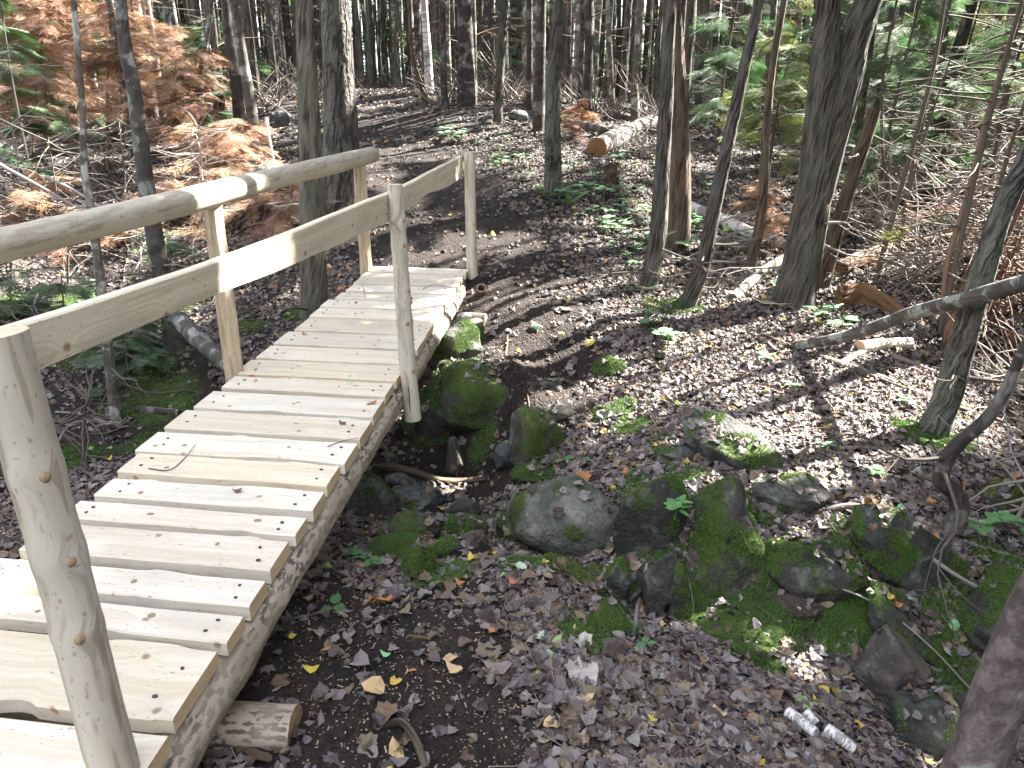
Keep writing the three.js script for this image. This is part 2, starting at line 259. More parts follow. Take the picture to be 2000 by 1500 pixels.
// ---------------------------------------------------------------- shape builders
// rings of equally many points, lofted; uv in metres
function loft(rings, { caps = true, color, capColor, vScale = 1, uScale = 1, swap = false } = {}) {
  const pos = [], uv = [], col = [], idx = [], n = rings[0].length; let len = 0;
  const C = (r, c) => (typeof color === 'function' ? color(r, c) : color || [1, 1, 1]);
  const ctr = rings.map((r) => r.reduce((a, p) => a.add(p), V3(0, 0, 0)).multiplyScalar(1 / n));
  rings.forEach((r, i) => {
    if (i) len += ctr[i].distanceTo(ctr[i - 1]);
    let w = 0;
    for (let k = 0; k <= n; k++) {
      const p = r[k % n]; if (k) w += p.distanceTo(r[k - 1]);
      pos.push(p.x, p.y, p.z); uv.push(...(swap ? [len * uScale, w * vScale] : [w * uScale, len * vScale])); col.push(...C(i / (rings.length - 1), k / n));
    }
  });
  const m = n + 1;
  for (let i = 0; i < rings.length - 1; i++) for (let k = 0; k < n; k++) { const a = i * m + k, b = a + 1, c = a + m, d = c + 1; idx.push(a, b, c, b, d, c); }
  if (caps) for (const e of [0, rings.length - 1]) {
    const r = rings[e], c0 = pos.length / 3, q = ctr[e];
    pos.push(q.x, q.y, q.z); uv.push(0.3, 0.3); col.push(...(capColor || C(e ? 1 : 0, 0)));
    for (let k = 0; k < n; k++) { const p = r[k]; pos.push(p.x, p.y, p.z); uv.push(0.3 + p.distanceTo(q) * Math.cos(k / n * 6.283), 0.3 + p.distanceTo(q) * Math.sin(k / n * 6.283)); col.push(...(capColor || C(e ? 1 : 0, 0))); }
    for (let k = 0; k < n; k++) e ? idx.push(c0, c0 + 1 + k, c0 + 1 + (k + 1) % n) : idx.push(c0, c0 + 1 + (k + 1) % n, c0 + 1 + k);
  }
  const g = new THREE.BufferGeometry();
  g.setAttribute('position', new THREE.Float32BufferAttribute(pos, 3)); g.setAttribute('uv', new THREE.Float32BufferAttribute(uv, 2)); g.setAttribute('color', new THREE.Float32BufferAttribute(col, 3));
  g.setIndex(idx); g.computeVertexNormals();
  // seam: equal normals on both edges
  const N = g.attributes.normal;
  for (let i = 0; i < rings.length; i++) { const a = i * m, b = a + n, v = V3(N.getX(a) + N.getX(b), N.getY(a) + N.getY(b), N.getZ(a) + N.getZ(b)).normalize(); N.setXYZ(a, v.x, v.y, v.z); N.setXYZ(b, v.x, v.y, v.z); }
  return g;
}
function limb(pts, radius, { seg = 12, sides = 8, bump = 0, bumpF = 6, ridge = 0, ridges = 7, flat = 1, s0 = 0, ...o } = {}) {
  const curve = new THREE.CatmullRomCurve3(pts, false, 'centripetal'), rings = [];
  let side = null;
  for (let i = 0; i <= seg; i++) {
    const t = i / seg, c = curve.getPoint(t), d = curve.getTangent(t);
    if (!side) { side = Math.abs(d.y) > 0.9 ? V3(1, 0, 0) : V3(0, 1, 0); }
    side = side.clone().addScaledVector(d, -side.dot(d)).normalize();
    const up = V3(0, 0, 0).crossVectors(d, side), R = typeof radius === 'function' ? radius(t) : radius, ring = [];
    for (let k = 0; k < sides; k++) {
      const a = k / sides * 2 * Math.PI, cx = Math.cos(a), sy = Math.sin(a);
      let r = R * (1 + bump * fbm(cx * bumpF * 0.4 + s0, sy * bumpF * 0.4, t * bumpF, 3));
      if (ridge) r += ridge * R * Math.max(0, 1 - t * 9) ** 2 * (0.5 + 0.5 * Math.cos(a * ridges + s0)) * 1.0;
      ring.push(c.clone().addScaledVector(side, cx * r).addScaledVector(up, sy * r * flat));
    }
    rings.push(ring);
  }
  return loft(rings, o);
}
const taper = (a, b, p = 1) => (t) => mix(a, b, t ** p);
const crooked = (from, to, n, j) => { const a = []; const L = from.distanceTo(to) * j; for (let i = 0; i <= n; i++) { const p = from.clone().lerp(to, i / n); if (i && i < n) p.add(V3(rr(-L, L), rr(-L, L), rr(-L, L))); a.push(p); } return a; };
function triangles(list) {                                           // flat soup: list of 9-number arrays
  const g = new THREE.BufferGeometry(); g.setAttribute('position', new THREE.Float32BufferAttribute(list.flat(), 3)); g.computeVertexNormals(); return g;
}
// leaf outlines, 1 long along x, bent
function leafGeo(outline, curl, fold) {
  const tri = [], n = outline.length, cx = 0.45, P = (x, z) => [x, curl * (x - 0.5) ** 2 * 2 - fold * Math.abs(z) + 0.2 * curl * Math.sin(z * 9 + x * 5), z];
  for (let i = 0; i < n; i++) {
    const [ax, az] = outline[i], [bx, bz] = outline[(i + 1) % n], a = P(ax, az), b = P(bx, bz), c = P(mix(cx, ax, 0.55), az * 0.55), d = P(mix(cx, bx, 0.55), bz * 0.55);
    tri.push([...a, ...c, ...b], [...b, ...c, ...d], [...c, ...P(cx, 0), ...d]);
  }
  return triangles(tri);
}
const OVAL = [[0, 0], [0.18, 0.17], [0.45, 0.27], [0.75, 0.19], [1, 0], [0.75, -0.19], [0.45, -0.27], [0.18, -0.17]];
const MAPLE = [[0, 0.04], [0.02, 0.3], [0.08, 0.5], [0.28, 0.42], [0.5, 0.56], [0.62, 0.36], [0.82, 0.3], [0.84, 0.16], [1, 0], [0.84, -0.16], [0.82, -0.3], [0.62, -0.36], [0.5, -0.56], [0.28, -0.42], [0.08, -0.5], [0.02, -0.3], [0, -0.04]];
const ROUND = [[0, 0], [0.08, 0.26], [0.35, 0.42], [0.7, 0.33], [1, 0], [0.7, -0.33], [0.35, -0.42], [0.08, -0.26]];
const LEAVES = [leafGeo(OVAL, 0.45, 0.4), leafGeo(MAPLE, 0.5, 0.3), leafGeo(ROUND, -0.4, -0.3), leafGeo(MAPLE, -0.55, 0.5), leafGeo(OVAL, -0.6, 0.8)];
function sprayGeo(pairs, len, wid, sub) {                            // a conifer spray, 1 long along x, nearly flat
  const t = [];
  const blade = (x, y, z, dx, dz, l, w) => t.push([x - dz * w, y, z + dx * w, x + dz * w, y, z - dx * w, x + dx * l, y - 0.12 * l, z + dz * l]);
  t.push([0, 0, -0.008, 0, 0, 0.008, 1, -0.12, 0]);
  for (let i = 0; i < pairs; i++) for (const s of [-1, 1]) {
    const x = 0.08 + 0.9 * i / pairs, l = len * (1.1 - 0.75 * Math.abs(x - 0.35)) * rr(0.75, 1.1), a = s * rr(0.75, 1.1), dx = Math.cos(a), dz = Math.sin(a), y = -0.12 * x * x + rr(-0.02, 0.02);
    if (!sub) { blade(x, y, 0, dx, dz, l, wid); continue; }
    blade(x, y, 0, dx, dz, l, wid * 0.35);
    for (let k = 1; k <= sub; k++) for (const s2 of [-1, 1]) { const f = k / (sub + 0.5), a2 = a + s2 * 0.75; blade(x + dx * l * f, y - 0.1 * l * f, dz * l * f, Math.cos(a2), Math.sin(a2), l * 0.42 * (1.15 - f * 0.6), wid * 0.5); }
  }
  return triangles(t);
}
reseed(5);
const SPRAY = sprayGeo(13, 0.42, 0.036), FINE = sprayGeo(9, 0.5, 0.03, 4), LACE = sprayGeo(7, 0.42, 0.02, 5), BROAD = (() => { const l = []; for (let i = 0; i < 26; i++) { const g = LEAVES[[0, 2][i % 2]].clone(); g.scale(0.22, 0.22, 0.22); g.rotateX(rr(-0.8, 0.8)); g.rotateY(rr(0, 6.28)); g.translate(rr(0, 1), rr(-0.15, 0.12), rr(-0.35, 0.35)); l.push(g); } return mergeGeometries(l); })();

// ---------------------------------------------------------------- gaps in the canopy: the places that the photograph shows in the sun
const LIT = [];
const lit = (p, r, chance = r > 0.35 ? 0.84 : 1) => LIT.push([p, r, chance]);
for (const [px, py, r] of [[1330, 640, .5], [1400, 690, .6], [1500, 660, .6], [1600, 725, .75], [1690, 730, .75], [1640, 600, .8], [1250, 650, .25], [1480, 620, .4], [1700, 790, .3], [1620, 820, .15], [1340, 720, .2], [1790, 700, .3], [1560, 560, .3], [1280, 615, .2], [1430, 885, .22], [1450, 825, .2], [1580, 870, .1], [1410, 1235, .17], [1480, 1255, .13], [1370, 1230, .1], [800, 500, .02], [870, 505, .02], [1480, 508, .22], [1690, 1000, .1], [1850, 560, .5], [1780, 470, .5], [740, 190, .6], [860, 290, .3], [1270, 600, .15], [1090, 575, .1], [1160, 605, .1], [250, 480, .02], [1240, 470, .2], [690, 345, .15], [1240, 270, .3], [1110, 255, .3], [600, 880, .12]]) lit(hit(px, py), r);
lit(B(2.52, -1.03, 1.0), 0.14); lit(B(2.1, -1.04, 1.0), -0.1, 0.8); lit(B(4.2, -1.95, 1.02), 0.13); lit(B(4.15, -1.95, .85), .12); lit(B(3.8, -1.95, 1.03), 0.08); lit(B(1.36, -.99, .3), -.25); lit(B(1.36, -.97, -.1), -.22);
for (const [px, py, d, r] of [[130, 190, 9, 1.1], [300, 200, 9.5, .9], [40, 60, 9, 1], [230, 260, 9, .8], [420, 300, 9.5, .4], [1640, 300, 6.6, .25], [1610, 430, 6.6, .25], [1700, 60, 6.6, .3], [1590, 520, 6.6, .2], [1420, 300, 6.6, .2], [1400, 400, 6.6, .2], [1310, 150, 6.9, .2], [1300, 450, 6.9, .15], [1300, 330, 7, .12], [1300, 200, 7, .12], [1420, 230, 6.7, .15], [1620, 420, 6.8, .15], [1570, 530, 6.8, .15], [1900, 450, 6, .6], [1820, 400, 7, .6], [1950, 250, 7, .6], [1960, 340, 4.7, .2], [1880, 660, 4.6, .14], [540, 260, 13, .4], [1400, 40, 12, .5], [1960, 1400, 2.3, .12], [1920, 1480, 2.3, .1], [925, 110, 15, .3], [835, 110, 18, .5], [1000, 130, 18, .5], [1190, 200, 18, .6]]) lit(atD(px, py, d), r);
for (const [px, py, h] of [[60, 330, 1.9], [210, 330, 1.75], [340, 340, 1.4], [20, 180, 2.4], [290, 250, 1.5], [140, 230, 1.9], [380, 260, 1.3], [100, 300, 2.6]]) { const p = hit(px, py); for (const k of [0.85]) lit(p.clone().add(V3(rr(-.4, .4), h * k * 1.25, 0)), 0.75, 0.92); }
for (const [px, py, d, r] of [[1760, 300, 7.6, .5], [1880, 230, 7.4, .6], [1960, 330, 6.9, .5], [1840, 130, 9.5, .7], [1700, 150, 10.5, .6], [1590, 120, 12, .6], [150, 60, 9.5, .5], [1330, 100, 13, .6], [1250, 120, 16, .7], [700, 100, 20, .8], [780, 60, 22, .8], [1050, 90, 20, .8], [950, 100, 20, .6], [1130, 130, 22, .8], [1200, 60, 24, .9], [640, 80, 9, .15]]) lit(atD(px, py, d), r);
reseed(9); for (let i = 0; i < 45; i++) { const d = rr(11, 30), x = rr(-0.7, 0.7) * d; lit(V3(x, height(x, -d) + rr(0.3, 4), -d), rr(0.3, 0.8)); }
const inGap = (p, size) => {
  for (const [c, r, chance] of LIT) { const d = p.clone().sub(c), t = d.dot(SUN); if (t > 0.6 && d.addScaledVector(SUN, -t).length() < r + size * Math.min(0.44, 0.3 + r * 0.5) && (chance === 1 || rnd() < chance)) return true; }
  return false;
};

// ---------------------------------------------------------------- the footbridge
reseed(11);
{
  const o0 = B(0, -1.485, 0), bridge = thing('footbridge', 'new wooden plank footbridge with log handrail and side board over the stony gully', 'footbridge', o0);
  bridge.rotation.y = -YAW;
  const L = (s, t, y) => V3(t + 1.485, y, -s);
  const fronts = [0.92, 1.205, 1.502, 1.81, 1.99, 2.187, 2.42, 2.61, 2.81, 3.035, 3.295, 3.585, 3.885, 4.125, 4.43, 4.745, 5.08, 5.46, 5.77, 6.05, 6.31, 6.59, 6.865, 7.13, 7.4];
  const nailGeo = new THREE.CylinderGeometry(0.006, 0.006, 0.004, 7), knotGeo = new THREE.CylinderGeometry(0.012, 0.012, 0.003, 9);
  for (let i = 0; i < fronts.length - 1; i++) {
    const gap = rr(0.034, 0.058), f0 = fronts[i], f1 = fronts[i + 1] - gap, tr = -1.0 + rr(-0.01, 0.012), tl = -1.965 + rr(-0.035, 0.035), th = rr(0.045, 0.056), top = rr(-0.004, 0.003), sk = 0.062 + rr(-0.005, 0.005), s9 = rr(0, 99), n = 30;
    const rings = [], ex = rr(-0.007, 0.007);
    for (let k = 0; k <= n; k++) {
      const x = mix(tr, tl, k / n), sh = sk * k / n, wav = (e) => 0.006 * fbm(x * 3.2 + s9, e * 7, 0, 3) + 0.006 * Math.max(0, noise3(x * 7 + s9, e * 3, 4) - 0.45) * 5;
      const a = f0 + sh + wav(1) + (k ? 0 : 0), b = f1 + sh + wav(2) + ex * k / n, c = 0.005, y1 = top + 0.003 * fbm(x * 4, s9, 1, 2), y0 = y1 - th;
      const xe = x + (k === 0 || k === n ? 0.006 * 0 : 0);
      const slope = (k === 0 ? 1 : 0) * rr(-0.004, 0.004);
      rings.push([[a + c, y1], [a + (b - a) / 3, y1 + 0.001], [a + 2 * (b - a) / 3, y1], [b - c, y1], [b, y1 - c], [b, y0], [a, y0], [a, y1 - c]].map(([s, y]) => L(s, xe + slope, y)));
    }
    const shade = rr(0.88, 1.06), warm = rr(-0.03, 0.12), g = loft(rings.reverse(), { color: [shade, shade * (1 - warm * 0.4), shade * (1 - warm)], capColor: [0.88, 0.72, 0.5], swap: true });
    const uo = rr(0, 1), vo = rnd(), u = g.attributes.uv; for (let k = 0; k < u.count; k++) u.setXY(k, u.getX(k) + uo, u.getY(k) + vo);
    const g2 = g.toNonIndexed(); g2.computeVertexNormals();
    const p = part('plank', g2, M.wood, bridge);
    const nails = [];
    for (const x of [tr - 0.075, tl + 0.09]) for (const q of [0.3, 0.68]) { const m = nailGeo.clone(), w = f1 - f0; m.scale(rr(0.8, 1.5), 1, rr(0.8, 1.3)); m.translate(...L(f0 + sk * (tr - x) / 0.97 + w * q + rr(-.012, .012), x + rr(-.015, .015), top + 0.0022).toArray()); nails.push(m); }
    part('nails', mergeGeometries(nails), M.nail, p, 'stuff');
    for (let q = 0; q < (i % 3 === 0 ? 2 : 1); q++) { const m = knotGeo.clone(); m.scale(rr(0.5, 1.3), 1, rr(0.5, 1)); m.translate(...L(mix(f0, f1, rr(0.35, 0.65)) + 0.03, rr(-1.8, -1.15), top + 0.0012).toArray()); part('knot', m, M.knot, p); }
  }
  // stringers, sills
  const col = (k) => [k, k, k];
  part('stringer', limb([L(1.28, -1.055, -.148), L(2.6, -1.06, -.14), L(4.5, -1.05, -.14), L(6.2, -1.05, -.138), L(7.35, -1.07, -.138)], taper(0.088, 0.078), { seg: 110, sides: 24, bump: 0.24, bumpF: 24, capColor: [1.15, 1.0, 0.8] }), M.inner, bridge);
  part('stringer', limb([L(1.1, -1.84, -.16), L(4.2, -1.85, -.155), L(7.4, -1.83, -.15)], taper(0.095, 0.09), { seg: 40, sides: 18, bump: 0.1, bumpF: 12 }), M.inner, bridge);
  part('sill_log', limb([L(1.80, -2.15, -.345), L(1.82, -1.4, -.345), L(1.845, -.83, -.35)], taper(0.085, 0.078), { seg: 24, sides: 18, bump: 0.16, bumpF: 6, capColor: [1.1, .85, .6] }), M.inner, bridge);
  part('sill_log', limb([L(6.5, -2.0, -.23), L(6.42, -1.4, -.235), L(6.32, -.72, -.235)], taper(0.075, 0.07), { seg: 24, sides: 18, bump: 0.12, capColor: [1.1, .85, .6] }), M.grey, bridge);
  // right-hand posts, round and peeled
  const knotS = new THREE.SphereGeometry(1, 10, 8);
  const post = (pts, r0, r1, nk, s) => {
    reseed(s);
    const ph = rr(0, 9), kn = []; for (let i = 0; i < nk; i++) kn.push([rr(0.12, 0.92), rr(0, 6.28)]);
    const c = new THREE.CatmullRomCurve3(pts), p = part('post', limb(pts, (t) => mix(r0, r1, t) * (1 + 0.05 * fbm(t * 9, s, 0, 3) + kn.reduce((a, [kt]) => a + 0.12 * Math.exp(-(((t - kt) / 0.02) ** 2)), 0) * 0.5), { seg: 70, sides: 24, bump: 0.05, bumpF: 9, s0: s, color: col(1), capColor: [1.05, 1, .9] }), M.peeled, bridge);
    kn.forEach(([t, a], i) => { const q = c.getPoint(t), r = mix(r0, r1, t); const g = knotS.clone(); g.scale(0.012, 0.014, 0.012); a = i % 2 ? a : rr(0.2, 1.6); g.translate(q.x + Math.cos(a) * r * 0.97, q.y, q.z + Math.sin(a) * r * 0.97); part('knot', g, M.knot, p); });
  };
  post([L(1.34, -1.035, -.42), L(1.335, -1.062, .1), L(1.345, -1.08, .55), L(1.34, -1.098, 1.09)], 0.055, 0.051, 3, 3);
  post([L(4.2, -.925, -.27), L(4.2, -.945, .2), L(4.2, -.952, .6), L(4.2, -.962, 1.1)], 0.05, 0.041, 9, 4);
  post([L(7.3, -.955, -.24), L(7.3, -.962, .4), L(7.3, -.965, 1.1)], 0.053, 0.05, 4, 5);
  for (const [s0, t0, y0, l] of [[4.137, -.93, -.12, .16], [1.293, -1.08, .62, .2], [7.25, -.96, .5, .2], [4.16, -.95, .6, .14]]) { const g = new THREE.BoxGeometry(0.005, l, 0.012, 1, 6, 1), A = g.attributes.position; for (let k = 0; k < A.count; k++) { const y = A.getY(k); A.setX(k, A.getX(k) * (1 - Math.abs(2 * y / l)) + 0.004 * noise3(y * 30, s0, 1)); } g.translate(...L(s0 + .008, t0, y0).toArray()); part('crack', g, M.nail, bridge); }
  // left-hand posts, split with two flat faces
  const split = (s, t, w, d, y0, y1, turn, sd) => {
    const rings = []; reseed(sd);
    for (let i = 0; i <= 26; i++) { const y = mix(y0, y1, i / 26), q = (k) => 0.006 * noise3(y * 6, k, sd); rings.push([[-w + q(1), -d], [w * 0.3, -d - 0.006], [w + q(2), -d + 0.01], [w + q(3), d * 0.5], [w * 0.5, d + q(4)], [-w * 0.5, d], [-w + q(5), d * 0.4]].map(([x, z]) => { const c = Math.cos(turn), e = Math.sin(turn); return L(s - (x * e + z * c), t + x * c - z * e + 0.03 * (y0 < 0 ? (y1 - y) * 0.6 : 0) * 0, y); })); }
    const g = loft(rings, { color: [0.98, 0.9, 0.78] }).toNonIndexed(); g.computeVertexNormals();
    part('post', g, M.peeled, bridge);
  };
  split(1.55, -2.03, 0.05, 0.05, -.4, 1.0, 0.5, 7); split(4.22, -2.01, 0.047, 0.045, -.35, 0.985, 0.45, 8); split(7.28, -2.0, 0.05, 0.05, -.3, 0.97, 0.35, 9);
  // the handrail log, thicker at the far end
  reseed(21);
  part('handrail_log', limb([L(1.2, -1.99, 1.03), L(2.4, -1.985, 1.042), L(3.6, -1.99, 1.035), L(5, -1.985, 1.045), L(6.4, -1.99, 1.04), L(7.72, -1.985, 1.045)], (t) => mix(0.055, 0.079, t) * (1 + 0.03 * Math.sin(t * 17)), { seg: 110, sides: 26, bump: 0.07, bumpF: 22, color: [0.82, 0.82, 0.8], capColor: [1, .9, .7] }), M.peeled, bridge);
  // the side board, with a natural wavy lower edge
  {
    const rings = [], n = 70;
    for (let i = 0; i <= n; i++) {
      const s = mix(1.05, 7.24, i / n), e = (s - 4.3) / 3.1, t = -1.003 - 0.13 * Math.max(0, -e) ** 1.3 - 0.02 * Math.max(0, e), yt = 1.052 + 0.035 * Math.max(0, -e) ** 4 + 0.028 * Math.max(0, e) ** 2 + 0.01 * fbm(s * 0.9, 2, 0, 3), w = mix(0.108, 0.178, i / n) + 0.02 * fbm(s * 1.1, 8, 0, 3) + 0.008 * Math.sin(s * 2.1);
      const c = 0.005, x0 = t - 0.036, x1 = t; rings.push([[x1 - c, yt], [x1, yt - c], [x1, yt - w * 0.4], [x1, yt - w * 0.75], [x1 - 0.002, yt - w + c], [x1 - 0.012, yt - w], [x0, yt - w + 0.006], [x0, yt - c], [x0 + c, yt]].map(([x, y]) => L(s, x, y)));
    }
    const g = loft(rings, { swap: true, color: (r) => [0.98, 0.93, 0.84] }).toNonIndexed(); g.computeVertexNormals();
    part('side_board', g, M.wood, bridge);
  }
  for (const [s, y] of [[4.2, 1.0], [4.2, .95], [7.3, 1.02]]) { const g = nailGeo.clone(); g.rotateZ(Math.PI / 2); g.translate(...L(s - .05, -1.005, y).toArray()); part('nail', g, M.nail, bridge); }
}

// ---------------------------------------------------------------- rocks
const ICO = mergeVertices((() => { const g = new THREE.IcosahedronGeometry(1, 15); g.deleteAttribute('normal'); g.deleteAttribute('uv'); return g; })(), 1e-5);
const tuft = (() => { const t = []; for (let i = 0; i < 5; i++) { const a = i * 1.26 + rr(0, 0.5), dx = Math.cos(a), dz = Math.sin(a), l = rr(0.5, 1), k = rr(0.35, 0.9); t.push([-dz * 0.16, 0, dx * 0.16, dz * 0.16, 0, -dx * 0.16, dx * k, l, dz * k]); } return triangles(t); })();
const rockList = [], rockLeaves = [];
function rock(name, label, px, py, w, h, o = {}) {
  const { planes = 10, sd = px + py, roll = 0, yaw = 0, pitch = 0, moss = 0.5, tone = [0.24, 0.235, 0.215], deep = 0.85, base, mossTone = [0.045, 0.08, 0.012], fuzz = 1, rough = 0.075, cuts = [] } = o;
  w *= 1.28; h *= 1.25; reseed(sd);
  const g0 = base ? hit(base[0], base[1]) : hit(px, py + h * 0.32), d = -g0.z + (0) + (o.back ?? 0.42) * Math.min(0.5, (w + h) * 0.25 * deep * depthOf(g0) / F), c = atD(px, py, d), k = depthOf(c) / F;
  const sx = w * k / 2, sy = h * k / 2, sz = (sx + sy) / 2 * deep, P = [];
  for (let i = 0; i < planes; i++) { const a = rr(0, 6.28), y = rr(-1, 1), q = Math.sqrt(1 - y * y); P.push([V3(q * Math.cos(a), y, q * Math.sin(a)), rr(0.55, 0.85)]); }
  for (const [x, y, z, dd] of cuts) P.push([V3(x, y, z).normalize(), dd]);
  const g = ICO.clone(), A = g.attributes.position, n = A.count, v = V3(0, 0, 0), S = rr(0, 100);
  for (let i = 0; i < n; i++) {
    v.fromBufferAttribute(A, i); let r = 1;
    for (const [nn, dd] of P) { const q = v.dot(nn); if (q > 0.05) { const lim = dd / q, e = r - lim; if (e > -0.08) r = Math.min(r, lim + Math.max(0, 0.08 + (r - lim)) * 0.04); } }
    r *= 1 + 1.5 * rough * fbm(v.x * 1.5 + S, v.y * 1.5, v.z * 1.5, 4) + 0.5 * rough * (0.3 - Math.abs(fbm(v.x * 3.5 + S, v.y * 3.5, v.z * 3.5, 4))) + 0.02 * fbm(v.x * 9 + S, v.y * 9, v.z * 9, 3);
    A.setXYZ(i, v.x * r * sx, v.y * r * sy, v.z * r * sz);
  }
  g.computeVertexNormals();
  const q = new THREE.Quaternion().setFromEuler(new THREE.Euler(pitch, yaw, -roll, 'ZXY'));
  g.applyQuaternion(q); g.scale(1, 1, 1);
  const N = g.attributes.normal, col = new Float32Array(n * 3), uv = new Float32Array(n * 2), tufts = [], tone2 = tone.map((x) => x * 0.55), w3 = V3(0, 0, 0);
  const mossAt = (x, y, z, ny) => clamp((ny * 0.6 - 0.2 + 1.7 * fbm((x + c.x) * 6, (y + c.y) * 6, (z + c.z) * 6, 5) + (moss - 0.5) * 1.25) * 3.2);
  for (let i = 0; i < n; i++) {
    v.fromBufferAttribute(A, i); w3.fromBufferAttribute(N, i);
    const m = mossAt(v.x, v.y, v.z, w3.y), t = fbm((v.x + c.x) * 5, (v.y + c.y) * 5 + 50, (v.z + c.z) * 5, 4);
    let cc = lerp3(tone2, tone, clamp(0.55 + 1.6 * t)).map((q) => q * 0.5); const lc = step(0.2, 0.3, fbm(v.x * 16 + S, v.y * 16, v.z * 16, 3)); cc = lerp3(cc, [0.24, 0.25, 0.22], lc * 0.45);
    cc = lerp3(cc, lerp3(mossTone, [mossTone[0] * 1.5, mossTone[1] * 1.25, mossTone[2]], clamp(0.5 + t)), m * 0.95); col.set(cc, i * 3);
    uv.set([v.x * 1.6 + v.z * 0.9 + S, v.y * 1.6 + v.z * 0.8], i * 2);
  }
  g.setAttribute('color', new THREE.BufferAttribute(col, 3)); g.setAttribute('uv', new THREE.BufferAttribute(uv, 2));
  const gN = g.toNonIndexed(), pA = gN.attributes.position, uA = gN.attributes.uv, e1 = V3(0, 0, 0), e2 = V3(0, 0, 0), va = V3(0, 0, 0);
  for (let i = 0; i < pA.count; i += 3) {
    va.fromBufferAttribute(pA, i); e1.fromBufferAttribute(pA, i + 1).sub(va); e2.fromBufferAttribute(pA, i + 2).sub(va); e1.cross(e2);
    const ax = Math.abs(e1.x), ay = Math.abs(e1.y), az = Math.abs(e1.z);
    for (let k = i; k < i + 3; k++) { const x = pA.getX(k), y = pA.getY(k), z = pA.getZ(k); if (ay > ax && ay > az) uA.setXY(k, x * 1.7 + S, z * 1.7); else if (ax > az) uA.setXY(k, z * 1.7 + S, y * 1.7); else uA.setXY(k, x * 1.7 + S, y * 1.7); }
  }
  const o3 = single(name, gN, M.rock, label, 'rock'); o3.position.copy(c); rockList.push([c, Math.max(sx, sz), sy, o3]);
  for (let i = 0, made = 0; i < 400 && made < 60 * sx * (sx + sz) * 4; i++) { const k = Math.floor(rnd() * n); if (N.getY(k) < 0.72 || fbm((A.getX(k) + c.x) * 3, S, A.getZ(k) * 3, 2) < -0.08) continue; w3.fromBufferAttribute(N, k); rockLeaves.push(mtx(v.fromBufferAttribute(A, k).clone().add(c).addScaledVector(w3, 0.012), Q().setFromUnitVectors(Y, w3.clone().add(V3(rr(-.3, .3), 0, rr(-.3, .3))).normalize()).multiply(Q().setFromAxisAngle(Y, rr(0, 6.28))), rr(0.03, 0.07))); made++; }
  if (moss > 0.25 && fuzz) {
    const idx = g.index.array, area = sx * sz * 4, nT = Math.min(5000, Math.round(26000 * area * fuzz)), cols = [];
    for (let tries = 0; tries < nT * 3 && tufts.length < nT; tries++) {
      const f = Math.floor(rnd() * idx.length / 3) * 3, a = idx[f], b = idx[f + 1], e = idx[f + 2]; let u = rnd(), w2 = rnd(); if (u + w2 > 1) { u = 1 - u; w2 = 1 - w2; }
      const at = (B2, D) => { D.fromBufferAttribute(B2, a).multiplyScalar(1 - u - w2); D.addScaledVector(w3.fromBufferAttribute(B2, b), u); return D.addScaledVector(w3.fromBufferAttribute(B2, e), w2); };
      const p = at(A, V3(0, 0, 0)), nn = at(N, V3(0, 0, 0)).normalize();
      if (rnd() > mossAt(p.x, p.y, p.z, nn.y) || nn.y < -0.35) continue;
      const s = rr(0.005, 0.012); tufts.push(mtx(p, Q().setFromUnitVectors(Y, nn.lerp(Y, 0.25).normalize()), s));
      const kk = rr(0.6, 1.5); cols.push(new THREE.Color(kk * rr(0.9, 1.25), kk, kk * rr(0.7, 1.1)));
    }
    if (tufts.length > 20) instanced('moss', tuft, o.bright ? M.yellowMoss : M.moss, tufts, cols, o3, 'stuff');
  }
  return o3;
}
const GREY = [0.26, 0.26, 0.245], BROWN = [0.23, 0.19, 0.15], DARK = [0.12, 0.115, 0.1], TEAL = [0.27, 0.32, 0.32];
rock('boulder', 'large rounded grey boulder mottled with moss in the middle of the gully bank', 1120, 1005, 200, 136, { moss: 0.2, planes: 4, tone: [0.4, 0.4, 0.34], rough: 0.09, sd: 4242, deep: 1, base: [1120, 1065] });
rock('boulder', 'egg-shaped olive mossy boulder on end beside the dark hollow', 1043, 868, 94, 122, { moss: 0.62, tone: [0.25, 0.25, 0.18], roll: -0.5, rough: 0.08, base: [1043, 905], mossTone: [0.09, 0.12, 0.03] });
rock('boulder', 'broad bright green mossy boulder right of the middle bridge post', 915, 785, 180, 130, { moss: 0.95, rough: 0.2, planes: 8, base: [915, 815], roll: 0.25, fuzz: 1.3 });
rock('boulder', 'dark mossy rock at the foot of the middle bridge post', 852, 825, 104, 92, { moss: 0.62, tone: DARK, planes: 9, base: [850, 850] });
rock('boulder', 'grey and green boulder below the far sill log', 893, 682, 84, 98, { moss: 0.5, tone: GREY, planes: 10, roll: 0.3, base: [890, 715] });
rock('boulder', 'small pale rounded stone at the left foot of the far abutment boulder', 862, 700, 34, 40, { moss: 0.3, tone: GREY, base: [862, 718] });
rock('stone_block', 'squared grey block with mossy top under the near bridge edge', 722, 968, 92, 96, { moss: 0.35, tone: GREY, planes: 12, base: [722, 1005] });
rock('stone_block', 'smooth blue-grey slab lying behind the squared block', 806, 975, 96, 52, { moss: 0.08, tone: TEAL, planes: 12, roll: 0.15, base: [806, 992], deep: 1.1 });
rock('stone', 'grey stone with whitish edge under the blue-grey slab', 806, 1030, 92, 64, { moss: 0.25, tone: [.3, .28, .26], planes: 12, roll: -0.3, base: [806, 1055] });
rock('stone', 'brown wedge stone left of the whitish-edged stone', 770, 1040, 66, 46, { moss: 0.3, tone: BROWN, planes: 10, roll: -0.35, base: [770, 1055] });
rock('stone', 'small lichen-spotted brown stone right of the blue-grey slab', 906, 1000, 54, 44, { moss: 0.15, tone: [.3, .26, .23], planes: 11, base: [906, 1018] });
